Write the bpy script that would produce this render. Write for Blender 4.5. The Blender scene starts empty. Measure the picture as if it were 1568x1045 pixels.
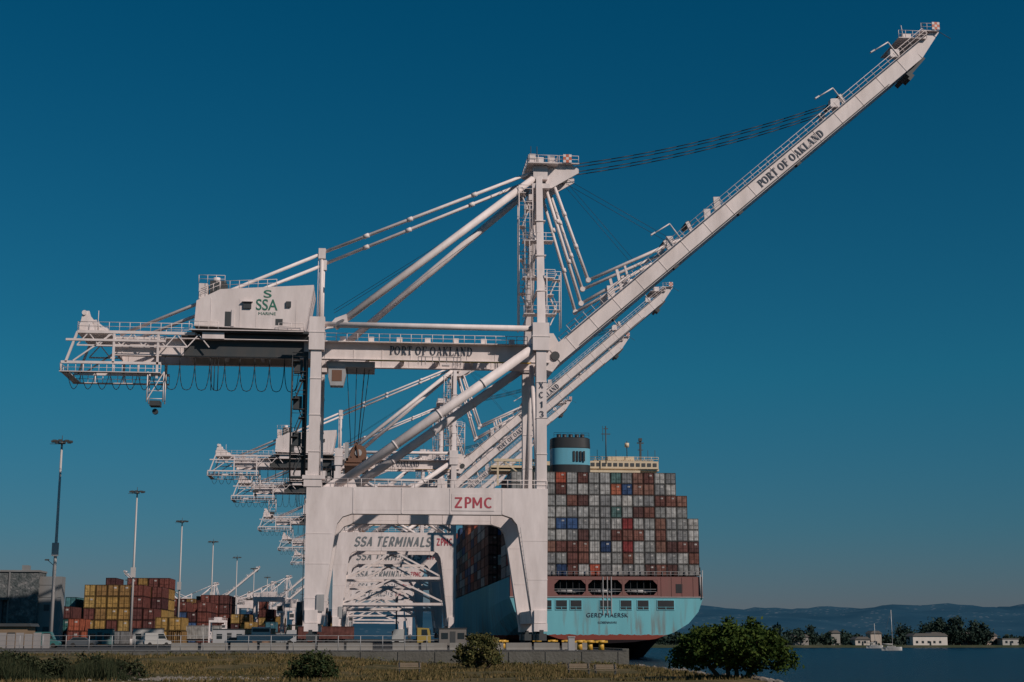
import bpy, math, random
import numpy as np
from mathutils import Vector, Matrix, noise
random.seed(7); rng=np.random.default_rng(7)
scene=bpy.context.scene
COL=scene.collection

# ------------------------------------------------------------------ materials
def nt(name):
    m=bpy.data.materials.new(name); m.use_nodes=True
    t=m.node_tree; b=t.nodes['Principled BSDF']
    return m,t,b
def paint(name,col,rough=0.5,var=0.25,scale=0.6,metal=0.0,streak=True,bump=0.0,dirt=(0.25,0.17,0.12),rust=0.0):
    m,t,b=nt(name); N=t.nodes; L=t.links
    tc=N.new('ShaderNodeTexCoord'); mp=N.new('ShaderNodeMapping')
    mp.inputs['Scale'].default_value=(1,1,0.25) if streak else (1,1,1)
    L.new(tc.outputs['Object'],mp.inputs[0])
    n=N.new('ShaderNodeTexNoise'); n.inputs['Scale'].default_value=scale; n.inputs['Detail'].default_value=8; n.inputs['Roughness'].default_value=0.65
    L.new(mp.outputs[0],n.inputs['Vector'])
    r=N.new('ShaderNodeValToRGB'); r.color_ramp.elements[0].position=0.35; r.color_ramp.elements[1].position=0.7
    L.new(n.outputs[0],r.inputs[0])
    mx=N.new('ShaderNodeMix'); mx.data_type='RGBA'
    mx.inputs[6].default_value=(col[0],col[1],col[2],1)
    mx.inputs[7].default_value=(col[0]*(1-var)+dirt[0]*var*.5,col[1]*(1-var)+dirt[1]*var*.5,col[2]*(1-var)+dirt[2]*var*.5,1)
    L.new(r.outputs[0],mx.inputs[0]); out=mx.outputs[2]
    if rust:
        mp3=N.new('ShaderNodeMapping'); mp3.inputs['Scale'].default_value=(1,1,.15); L.new(tc.outputs['Object'],mp3.inputs[0])
        n3=N.new('ShaderNodeTexNoise'); n3.inputs['Scale'].default_value=1.6; n3.inputs['Detail'].default_value=10; n3.inputs['Roughness'].default_value=.75; L.new(mp3.outputs[0],n3.inputs['Vector'])
        r3=N.new('ShaderNodeValToRGB'); r3.color_ramp.elements[0].position=.62; r3.color_ramp.elements[1].position=.74; r3.color_ramp.elements[1].color=(rust,rust,rust,1); L.new(n3.outputs[0],r3.inputs[0])
        m3=N.new('ShaderNodeMix'); m3.data_type='RGBA'; L.new(r3.outputs[0],m3.inputs[0]); L.new(out,m3.inputs[6]); m3.inputs[7].default_value=(.3,.17,.12,1); out=m3.outputs[2]
    L.new(out,b.inputs['Base Color'])
    b.inputs['Roughness'].default_value=rough; b.inputs['Metallic'].default_value=metal
    if bump:
        n2=N.new('ShaderNodeTexNoise'); n2.inputs['Scale'].default_value=scale*8; n2.inputs['Detail'].default_value=6
        L.new(tc.outputs['Object'],n2.inputs['Vector'])
        bp=N.new('ShaderNodeBump'); bp.inputs['Strength'].default_value=bump; bp.inputs['Distance'].default_value=0.3
        L.new(n2.outputs[0],bp.inputs['Height']); L.new(bp.outputs[0],b.inputs['Normal'])
    return m
WHITE=paint('crane_paint',(0.77,0.68,0.65),0.6,0.28,0.5,rust=.55)
DARK=paint('dark_steel',(0.035,0.045,0.05),0.6,0.3)
GREY=paint('galvanised_steel',(0.36,0.36,0.36),0.5,0.3)
RED=paint('red_lettering',(0.42,0.06,0.08),0.5,0.1)
NAVY=paint('dark_lettering',(0.03,0.045,0.07),0.5,0.1)
SLATE=paint('slate_lettering',(0.16,0.18,0.19),0.5,0.1)
GREEN=paint('green_lettering',(0.03,0.16,0.11),0.5,0.1)
ORANGE=paint('orange_paint',(0.6,0.13,0.05),0.5,0.1)
RUST=paint('rusty_steel',(0.16,0.08,0.05),0.8,0.4)
HUL=paint('hull_blue',(0.19,0.55,0.63),0.45,0.35,0.25)
CREAM=paint('cream_paint',(0.66,0.53,0.36),0.5,0.2)
BLUEF=paint('funnel_blue',(0.11,0.36,0.46),0.5,0.15)
BLACK=paint('black_paint',(0.015,0.018,0.02),0.5,0.1)
MAROON=paint('maroon_paint',(0.21,0.08,0.07),0.6,0.45,0.4)
YEL=paint('yellow_paint',(0.65,0.36,0.04),0.5,0.2)
CONC=paint('concrete',(0.115,0.11,0.095),0.9,0.5,0.5,bump=0.3,dirt=(0.1,0.09,0.07))
WOOD=paint('weathered_wood',(0.22,0.17,0.12),0.8,0.4,3)
GLASS=paint('window_glass',(0.02,0.03,0.035),0.12,0.05)
TYRE=paint('tyre_rubber',(0.02,0.02,0.02),0.9,0.1)

def hull_mat():
    m,t,b=nt('hull_paint'); N=t.nodes; L=t.links
    g=N.new('ShaderNodeNewGeometry'); sp=N.new('ShaderNodeSeparateXYZ'); L.new(g.outputs['Position'],sp.inputs[0])
    n=N.new('ShaderNodeTexNoise'); n.inputs['Scale'].default_value=0.25; n.inputs['Detail'].default_value=8
    mp=N.new('ShaderNodeMapping'); mp.inputs['Scale'].default_value=(1,1,.2); L.new(g.outputs['Position'],mp.inputs[0]); L.new(mp.outputs[0],n.inputs['Vector'])
    mx=N.new('ShaderNodeMix'); mx.data_type='RGBA'; mx.inputs[6].default_value=(0.20,0.52,0.57,1); mx.inputs[7].default_value=(0.12,0.32,0.36,1); 
    L.new(n.outputs[0],mx.inputs[0])
    n2=N.new('ShaderNodeTexNoise'); n2.inputs['Scale'].default_value=0.7; n2.inputs['Detail'].default_value=10
    mp2=N.new('ShaderNodeMapping'); mp2.inputs['Scale'].default_value=(1,1,.12); L.new(g.outputs['Position'],mp2.inputs[0]); L.new(mp2.outputs[0],n2.inputs['Vector'])
    r2=N.new('ShaderNodeValToRGB'); r2.color_ramp.elements[0].position=.52; r2.color_ramp.elements[1].position=.66; L.new(n2.outputs[0],r2.inputs[0])
    mr=N.new('ShaderNodeMapRange'); mr.inputs['From Min'].default_value=10; mr.inputs['From Max'].default_value=1; mr.inputs['To Max'].default_value=.85; mr.inputs['To Min'].default_value=.12
    L.new(sp.outputs[2],mr.inputs[0])
    mu=N.new('ShaderNodeMath'); mu.operation='MULTIPLY'; L.new(r2.outputs[0],mu.inputs[0]); L.new(mr.outputs[0],mu.inputs[1])
    mx2=N.new('ShaderNodeMix'); mx2.data_type='RGBA'; L.new(mu.outputs[0],mx2.inputs[0]); L.new(mx.outputs[2],mx2.inputs[6]); mx2.inputs[7].default_value=(0.2,0.12,0.09,1)
    ad=N.new('ShaderNodeMath'); ad.operation='MULTIPLY_ADD'; ad.inputs[1].default_value=1.2; L.new(n2.outputs[0],ad.inputs[0]); L.new(sp.outputs[2],ad.inputs[2])
    lt=N.new('ShaderNodeMath'); lt.operation='LESS_THAN'; lt.inputs[1].default_value=2.7; L.new(ad.outputs[0],lt.inputs[0])
    mx3=N.new('ShaderNodeMix'); mx3.data_type='RGBA'; L.new(lt.outputs[0],mx3.inputs[0]); L.new(mx2.outputs[2],mx3.inputs[6]); mx3.inputs[7].default_value=(0.22,0.06,0.045,1)
    lt2=N.new('ShaderNodeMath'); lt2.operation='LESS_THAN'; lt2.inputs[1].default_value=1.0; L.new(sp.outputs[2],lt2.inputs[0])
    mx4=N.new('ShaderNodeMix'); mx4.data_type='RGBA'; L.new(lt2.outputs[0],mx4.inputs[0]); L.new(mx3.outputs[2],mx4.inputs[6]); mx4.inputs[7].default_value=(0.02,0.016,0.018,1)  # near-black low down: shade under the stern painted into the hull colour
    L.new(mx4.outputs[2],b.inputs['Base Color']); b.inputs['Roughness'].default_value=.9; b.inputs['Specular IOR Level'].default_value=.02
    return m
HULL=hull_mat()

def cont_mat():
    m,t,b=nt('container_paint'); N=t.nodes; L=t.links
    a=N.new('ShaderNodeAttribute'); a.attribute_name='Col'
    g=N.new('ShaderNodeNewGeometry')
    n=N.new('ShaderNodeTexNoise'); n.inputs['Scale'].default_value=1.1; n.inputs['Detail'].default_value=9; L.new(g.outputs['Position'],n.inputs['Vector'])
    mr=N.new('ShaderNodeMapRange'); mr.inputs['From Min'].default_value=.3; mr.inputs['From Max'].default_value=.7; mr.inputs['To Min'].default_value=.5; mr.inputs['To Max'].default_value=1.1
    L.new(n.outputs[0],mr.inputs[0])
    vm=N.new('ShaderNodeVectorMath'); vm.operation='SCALE'; L.new(a.outputs['Color'],vm.inputs[0]); L.new(mr.outputs[0],vm.inputs['Scale'])
    L.new(vm.outputs[0],b.inputs['Base Color']); b.inputs['Roughness'].default_value=.75; b.inputs['Specular IOR Level'].default_value=.15
    sp=N.new('ShaderNodeSeparateXYZ'); L.new(g.outputs['Position'],sp.inputs[0])
    ad=N.new('ShaderNodeMath'); L.new(sp.outputs[0],ad.inputs[0]); L.new(sp.outputs[1],ad.inputs[1])
    ml=N.new('ShaderNodeMath'); ml.operation='MULTIPLY'; ml.inputs[1].default_value=22; L.new(ad.outputs[0],ml.inputs[0])
    sn=N.new('ShaderNodeMath'); sn.operation='SINE'; L.new(ml.outputs[0],sn.inputs[0])
    bp=N.new('ShaderNodeBump'); bp.inputs['Strength'].default_value=.5; bp.inputs['Distance'].default_value=.04; L.new(sn.outputs[0],bp.inputs['Height']); L.new(bp.outputs[0],b.inputs['Normal'])
    return m
CONT=cont_mat()

def leaf_mat(name,c1,c2,c3):
    m,t,b=nt(name); N=t.nodes; L=t.links
    g=N.new('ShaderNodeNewGeometry')
    n=N.new('ShaderNodeTexNoise'); n.inputs['Scale'].default_value=1.3; n.inputs['Detail'].default_value=3; L.new(g.outputs['Position'],n.inputs['Vector'])
    ad=N.new('ShaderNodeMath'); ad.operation='MULTIPLY_ADD'; ad.inputs[1].default_value=.45; L.new(g.outputs['Random Per Island'],ad.inputs[0])
    mm=N.new('ShaderNodeMath'); mm.operation='MULTIPLY'; mm.inputs[1].default_value=.75; L.new(n.outputs[0],mm.inputs[0]); L.new(mm.outputs[0],ad.inputs[2])
    r=N.new('ShaderNodeValToRGB'); e=r.color_ramp.elements; e[0].position=.25; e[0].color=(*c1,1); e[1].position=.8; e[1].color=(*c3,1); k=e.new(.52); k.color=(*c2,1)
    L.new(ad.outputs[0],r.inputs[0]); L.new(r.outputs[0],b.inputs['Base Color']); b.inputs['Roughness'].default_value=.85; b.inputs['Specular IOR Level'].default_value=.1
    return m
LEAF=leaf_mat('tree_foliage',(0.012,0.028,0.006),(0.028,0.052,0.010),(0.06,0.085,0.016))
LEAF2=leaf_mat('shrub_foliage',(0.025,0.032,0.012),(0.055,0.06,0.02),(0.14,0.12,0.045))
LEAF5=leaf_mat('dense_shrub_foliage',(0.010,0.022,0.010),(0.022,0.038,0.014),(0.06,0.065,0.025))
LEAF3=leaf_mat('scrub_foliage',(0.012,0.02,0.010),(0.026,0.035,0.017),(0.05,0.053,0.026))
LEAF4=leaf_mat('far_foliage',(0.012,0.026,0.022),(0.02,0.038,0.03),(0.035,0.052,0.038))
GRASSB=leaf_mat('grass_blades',(0.04,0.04,0.014),(0.085,0.07,0.027),(0.18,0.125,0.055))
BARK=paint('bark',(0.09,0.06,0.045),0.9,0.4,4)

def ground_mat(name,c1,c2,c3,scale):
    m,t,b=nt(name); N=t.nodes; L=t.links
    g=N.new('ShaderNodeNewGeometry')
    n=N.new('ShaderNodeTexNoise'); n.inputs['Scale'].default_value=scale; n.inputs['Detail'].default_value=10; n.inputs['Roughness'].default_value=.7; L.new(g.outputs['Position'],n.inputs['Vector'])
    r=N.new('ShaderNodeValToRGB'); e=r.color_ramp.elements; e[0].position=.3; e[0].color=(*c1,1); e[1].position=.7; e[1].color=(*c3,1); k=e.new(.5); k.color=(*c2,1)
    L.new(n.outputs[0],r.inputs[0]); L.new(r.outputs[0],b.inputs['Base Color']); b.inputs['Roughness'].default_value=.95; b.inputs['Specular IOR Level'].default_value=.15
    n2=N.new('ShaderNodeTexNoise'); n2.inputs['Scale'].default_value=3; n2.inputs['Detail'].default_value=8; L.new(g.outputs['Position'],n2.inputs['Vector'])
    bp=N.new('ShaderNodeBump'); bp.inputs['Strength'].default_value=.7; bp.inputs['Distance'].default_value=.3; L.new(n2.outputs[0],bp.inputs['Height']); L.new(bp.outputs[0],b.inputs['Normal'])
    return m
LAWN=ground_mat('dry_lawn',(0.03,0.033,0.013),(0.085,0.07,0.03),(0.18,0.125,0.06),0.25)
ASPH=ground_mat('quay_asphalt',(0.045,0.045,0.045),(0.07,0.068,0.065),(0.11,0.105,0.095),0.06)
SHORE=ground_mat('far_shore_ground',(0.03,0.05,0.03),(0.06,0.07,0.04),(0.12,0.11,0.08),0.05)
ROCK=ground_mat('rock',(0.10,0.09,0.075),(0.2,0.175,0.15),(0.34,0.3,0.26),0.8)

def water_mat():
    m,t,b=nt('water'); N=t.nodes; L=t.links
    b.inputs['Base Color'].default_value=(0.004,0.016,0.035,1); b.inputs['Roughness'].default_value=.25; b.inputs['IOR'].default_value=1.33
    b.inputs['Specular IOR Level'].default_value=.17
    g=N.new('ShaderNodeNewGeometry'); mp=N.new('ShaderNodeMapping'); mp.inputs['Scale'].default_value=(.12,.3,1); L.new(g.outputs['Position'],mp.inputs[0])
    n=N.new('ShaderNodeTexNoise'); n.inputs['Scale'].default_value=1.0; n.inputs['Detail'].default_value=8; n.inputs['Roughness'].default_value=.7; L.new(mp.outputs[0],n.inputs['Vector'])
    bp=N.new('ShaderNodeBump'); bp.inputs['Strength'].default_value=1; bp.inputs['Distance'].default_value=2.5; L.new(n.outputs[0],bp.inputs['Height']); L.new(bp.outputs[0],b.inputs['Normal'])
    return m
WATER=water_mat()
def hill_mat():
    m,t,b=nt('hills'); N=t.nodes; L=t.links
    g=N.new('ShaderNodeNewGeometry')
    n=N.new('ShaderNodeTexNoise'); n.inputs['Scale'].default_value=.006; n.inputs['Detail'].default_value=8; L.new(g.outputs['Position'],n.inputs['Vector'])
    r=N.new('ShaderNodeValToRGB'); e=r.color_ramp.elements; e[0].position=.35; e[0].color=(.018,.062,.105,1); e[1].position=.7; e[1].color=(.032,.085,.13,1)  # bluish tones: distance haze painted into the hill colour
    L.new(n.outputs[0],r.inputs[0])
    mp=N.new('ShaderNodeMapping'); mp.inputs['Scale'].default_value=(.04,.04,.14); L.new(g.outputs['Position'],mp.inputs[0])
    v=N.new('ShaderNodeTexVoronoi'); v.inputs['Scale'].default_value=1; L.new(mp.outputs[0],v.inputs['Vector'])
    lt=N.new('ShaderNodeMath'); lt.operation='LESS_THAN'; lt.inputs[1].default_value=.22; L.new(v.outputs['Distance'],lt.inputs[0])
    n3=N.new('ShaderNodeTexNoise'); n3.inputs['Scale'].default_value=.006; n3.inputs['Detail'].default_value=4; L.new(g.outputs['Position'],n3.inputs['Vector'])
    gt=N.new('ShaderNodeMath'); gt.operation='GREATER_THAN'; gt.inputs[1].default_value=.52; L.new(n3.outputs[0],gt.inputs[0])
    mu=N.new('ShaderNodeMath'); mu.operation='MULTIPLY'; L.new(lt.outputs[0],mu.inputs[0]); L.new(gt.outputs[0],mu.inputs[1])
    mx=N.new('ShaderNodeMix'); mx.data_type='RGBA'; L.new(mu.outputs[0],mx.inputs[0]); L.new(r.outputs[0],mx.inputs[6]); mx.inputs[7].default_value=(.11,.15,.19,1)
    L.new(mx.outputs[2],b.inputs['Base Color']); b.inputs['Roughness'].default_value=1
    b.inputs['Specular IOR Level'].default_value=0
    return m
HILL=hill_mat()

# ------------------------------------------------------------------ mesh builder
class MB:
    def __init__(s): s.v=[];s.f=[];s.m=[];s.s=[];s.c=[]
    def add(s,vs,fs,m=0,sm=False,c=(1,1,1)):
        o=len(s.v); s.v.extend([tuple(p) for p in vs])
        for i,f in enumerate(fs):
            s.f.append([o+j for j in f]); s.m.append(m); s.s.append(sm[i] if isinstance(sm,list) else sm); s.c.append(c)
    def box(s,x0,x1,y0,y1,z0,z1,m=0,c=(1,1,1)):
        s.add([(x0,y0,z0),(x1,y0,z0),(x1,y1,z0),(x0,y1,z0),(x0,y0,z1),(x1,y0,z1),(x1,y1,z1),(x0,y1,z1)],
              [(0,3,2,1),(4,5,6,7),(0,1,5,4),(1,2,6,5),(2,3,7,6),(3,0,4,7)],m,False,c)
    def beam(s,p,q,w,h,m=0,w2=None,h2=None):
        p=Vector(p);q=Vector(q);d=(q-p).normalized(); up=Vector((0,0,1))
        if abs(d.z)>.99: up=Vector((1,0,0))
        a=d.cross(up).normalized(); b=a.cross(d).normalized(); w2=w2 or w; h2=h2 or h
        vs=[p-a*w/2-b*h/2,p+a*w/2-b*h/2,p+a*w/2+b*h/2,p-a*w/2+b*h/2,q-a*w2/2-b*h2/2,q+a*w2/2-b*h2/2,q+a*w2/2+b*h2/2,q-a*w2/2+b*h2/2]
        s.add(vs,[(0,3,2,1),(4,5,6,7),(0,1,5,4),(1,2,6,5),(2,3,7,6),(3,0,4,7)],m)
    def pipe(s,p,q,r,m=0,n=10,r2=None):
        p=Vector(p);q=Vector(q);d=(q-p)
        if d.length<1e-6: return
        d.normalize(); up=Vector((0,0,1)) if abs(d.z)<.99 else Vector((1,0,0))
        a=d.cross(up).normalized(); b=a.cross(d).normalized(); r2=r if r2 is None else r2
        vs=[];
        for k in range(n):
            t=2*math.pi*k/n; e=a*math.cos(t)+b*math.sin(t); vs.append(p+e*r); vs.append(q+e*r2)
        fs=[(2*k,2*k+1,(2*k+3)%(2*n),(2*k+2)%(2*n)) for k in range(n)]; sm=[True]*n
        fs+= [tuple(2*k for k in range(n)),tuple(2*k+1 for k in reversed(range(n)))]; sm+=[False,False]
        s.add(vs,fs,m,sm)
    def wire(s,pts,r,m=0,n=4):
        for a,b in zip(pts[:-1],pts[1:]): s.pipe(a,b,r,m,n)
    def prism(s,poly,y0,y1,m=0):
        n=len(poly)
        vs=[(x,y0,z) for x,z in poly]+[(x,y1,z) for x,z in poly]
        fs=[tuple(range(n)),tuple(reversed(range(n,2*n)))]+[(k,n+k,n+(k+1)%n,(k+1)%n) for k in range(n)]
        s.add(vs,fs,m)
    def rail(s,p,q,h=1.1,step=1.8,r=.045,m=0,mid=True):
        p=Vector(p);q=Vector(q);n=max(1,int((q-p).length/step)); up=Vector((0,0,h))
        for k in range(n+1):
            a=p.lerp(q,k/n); s.pipe(a,a+up,r,m,4)
        s.pipe(p+up,q+up,r,m,4)
        if mid: s.pipe(p+up*.5,q+up*.5,r*.8,m,4)
    def ladder(s,p,q,w=.5,m=0,cage=False):
        p=Vector(p);q=Vector(q); o=Vector((0,w/2,0)); s.pipe(p-o,q-o,.04,m,4); s.pipe(p+o,q+o,.04,m,4)
        n=int((q-p).length/.6)
        for k in range(n): 
            a=p.lerp(q,k/n); s.pipe(a-o,a+o,.03,m,4)
    def stairs(s,x0,x1,y,z0,z1,step=2.6,m=0,w=.8):
        z=z0;fl=0
        while z+step<=z1:
            a,b=(x0,x1) if fl%2==0 else (x1,x0)
            yy=y+(w if fl%2 else 0)
            s.beam((a,yy,z),(b,yy,z+step),w*.8,.15,m)
            s.pipe((a,yy-.3,z+1),(b,yy-.3,z+step+1),.05,m,4)
            s.box(b-.5,b+.5,y-.5,y+w+.5,z+step-.08,z+step,m)
            s.rail((x0-.5,y-.5,z+step),(x1+.5,y-.5,z+step),m=m,step=1.2)
            z+=step;fl+=1
        for x in (x0-.5,x1+.5):
            for yy in (y-.5,y+w+.5): s.pipe((x,yy,z0-.5),(x,yy,z1),.08,m,4)
    def obj(s,name,mats,parent=None,loc=None,zmap=None,col=False):
        me=bpy.data.meshes.new(name)
        v=s.v if zmap is None else [(x,y,zmap(z)) for x,y,z in s.v]
        me.from_pydata(v,[],s.f)
        for mm in mats: me.materials.append(mm)
        me.polygons.foreach_set('material_index',s.m); me.polygons.foreach_set('use_smooth',s.s)
        if col:
            ca=me.color_attributes.new('Col','FLOAT_COLOR','CORNER')
            arr=[]
            for f,c in zip(s.f,s.c): arr.extend([c[0],c[1],c[2],1.0]*len(f))
            ca.data.foreach_set('color',arr)
        me.update()
        o=bpy.data.objects.new(name,me); COL.objects.link(o)
        if loc: o.location=loc
        if parent: o.parent=parent
        return o
def empty(name,loc=(0,0,0),rz=0):
    e=bpy.data.objects.new(name,None); COL.objects.link(e); e.location=loc; e.rotation_euler[2]=rz; return e
def text(name,body,width,height,loc,mat,parent=None,tilt=0,shear=0,offset=.0,space=1.0):
    cu=bpy.data.curves.new(name,'FONT'); cu.body=body; cu.extrude=.01; cu.offset=offset; cu.align_x='CENTER'; cu.align_y='CENTER'; cu.shear=shear; cu.space_character=space
    cu.materials.append(mat); o=bpy.data.objects.new(name,cu); COL.objects.link(o)
    bpy.context.view_layer.update(); d=o.dimensions
    o.scale=(width/d.x,height/d.y,1); o.rotation_euler=(math.pi/2,-tilt,0); o.location=loc
    if parent: o.parent=parent
    return o
# capitals built from strokes (unit height 1)
def stroke_text(name,body,width,height,loc,mat,parent,tilt=0,T=.17,t=.07,serif=True,shear=0):
    m=MB(); x=0
    def bar(x0,z0,x1,z1,w):
        d=Vector((x1-x0,0,z1-z0)).normalized(); n=Vector((-d.z,0,d.x))*w/2
        p=Vector((x0,0,z0)); q=Vector((x1,0,z1)); f=Vector((0,-.01-.0004*len(m.f)/4,0))
        m.add([p+n+f,p-n+f,q-n+f,q+n+f],[(0,1,2,3)],0)
    def ser(xc,z,w=.16):
        if serif: bar(xc-w,z,xc+w,z,t)
    def arc(cx,cz,rx,rz,a0,a1,n=12):
        for i in range(n):
            u=math.radians(a0+(a1-a0)*i/n); v=math.radians(a0+(a1-a0)*(i+1.05)/n); mid=(u+v)/2
            w=t+(T-t)*abs(math.cos(mid)); bar(cx+rx*math.cos(u),cz+rz*math.sin(u),cx+rx*math.cos(v),cz+rz*math.sin(v),w)
    for ch in body:
        if ch==' ': x+=.38; continue
        if ch=='O': arc(x+.36,.5,.29,.45,0,360,18); x+=.84
        elif ch=='C': arc(x+.4,.5,.3,.44,50,310,14); x+=.8
        elif ch=='Z': bar(x+.08,1-t/2,x+.66,1-t/2,t); bar(x+.08,t/2,x+.66,t/2,t); bar(x+.12,.06,x+.62,.94,T); x+=.76
        elif ch=='X': bar(x+.08,0,x+.62,1,T); bar(x+.08,1,x+.62,0,T); x+=.8
        elif ch=='M': 
            bar(x+.14,0,x+.14,1,T); bar(x+.74,0,x+.74,1,T); bar(x+.16,.96,x+.44,.25,T*.8); bar(x+.72,.96,x+.44,.25,T*.8); x+=.96
        elif ch=='1': bar(x+.34,0,x+.34,1,T); bar(x+.34,.96,x+.16,.76,t); x+=.6
        elif ch=='3': arc(x+.3,.74,.25,.22,-80,150,8); arc(x+.3,.27,.28,.24,-150,80,8); x+=.7
        elif ch in 'PRFDKLNATIE':
            if ch in 'PRFDKLIE':
                bar(x+.2,0,x+.2,1,T); ser(x+.2,.035); ser(x+.2,.965)
            if ch in 'PR': 
                bar(x+.2,.965,x+.4,.965,t); bar(x+.2,.46,x+.4,.46,t); arc(x+.38,.71,.19,.25,-90,90,8)
                if ch=='R': bar(x+.36,.46,x+.62,.03,T); ser(x+.64,.035,.09); x+=.8
                else: x+=.68
            elif ch=='I': x+=.42
            elif ch=='E': bar(x+.2,.965,x+.62,.965,t); bar(x+.2,.5,x+.56,.5,t); bar(x+.2,.035,x+.62,.035,t); x+=.74
            elif ch=='F': bar(x+.2,.965,x+.62,.965,t); bar(x+.6,.98,x+.6,.74,t); bar(x+.2,.5,x+.5,.5,t); bar(x+.5,.6,x+.5,.4,t); x+=.72
            elif ch=='D': bar(x+.2,.965,x+.4,.965,t); bar(x+.2,.035,x+.4,.035,t); arc(x+.36,.5,.32,.46,-90,90,10); x+=.84
            elif ch=='K': bar(x+.25,.45,x+.6,.95,t); bar(x+.34,.55,x+.64,.04,T); ser(x+.64,.965,.12); ser(x+.66,.035,.12); x+=.84
            elif ch=='L': bar(x+.2,.035,x+.62,.035,t); bar(x+.61,.02,x+.61,.28 if serif else .07,t); x+=.7
            elif ch=='N': bar(x+.17,0,x+.17,1,t); bar(x+.17,.95,x+.64,.04,T); bar(x+.64,0,x+.64,1,t); ser(x+.17,.035,.12); ser(x+.14,.965,.12); ser(x+.64,.965,.12); x+=.84
            elif ch=='A': bar(x+.14,.03,x+.38,.98,t); bar(x+.36,.98,x+.62,.03,T); bar(x+.2,.34,x+.54,.34,t); ser(x+.13,.035,.12); ser(x+.63,.035,.14); x+=.8
            elif ch=='T': 
                bar(x+.34,0,x+.34,1,T); ser(x+.34,.035); bar(x+.04,.965,x+.64,.965,t)
                if serif: bar(x+.06,.98,x+.06,.74,t); bar(x+.62,.98,x+.62,.74,t)
                x+=.72
        elif ch=='S': arc(x+.36,.73,.24,.23,20,270,9); arc(x+.36,.27,.26,.23,-160,90,9); x+=.74
    W=x; m.v=[((a-W/2)*width/W+(c-.5)*height*shear,b,(c-.5)*height) for a,b,c in m.v]
    o=m.obj(name,[mat],parent); o.location=loc; o.rotation_euler=(0,-tilt,0); return o

# ------------------------------------------------------------------ container gantry crane
# local axes: x seaward, y along the quay, z up (m)
PH=(30.6,40.9); PT=(90.3,92.3)
BL=math.hypot(PT[0]-PH[0],PT[1]-PH[1]); BA=math.atan2(PT[1]-PH[1],PT[0]-PH[0])
BD=Vector((math.cos(BA),0,math.sin(BA))); BN=Vector((-math.sin(BA),0,math.cos(BA)))
def bp_(s,n=0,y=0): return Vector((PH[0],y,PH[1]))+BD*s+BN*n

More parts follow.
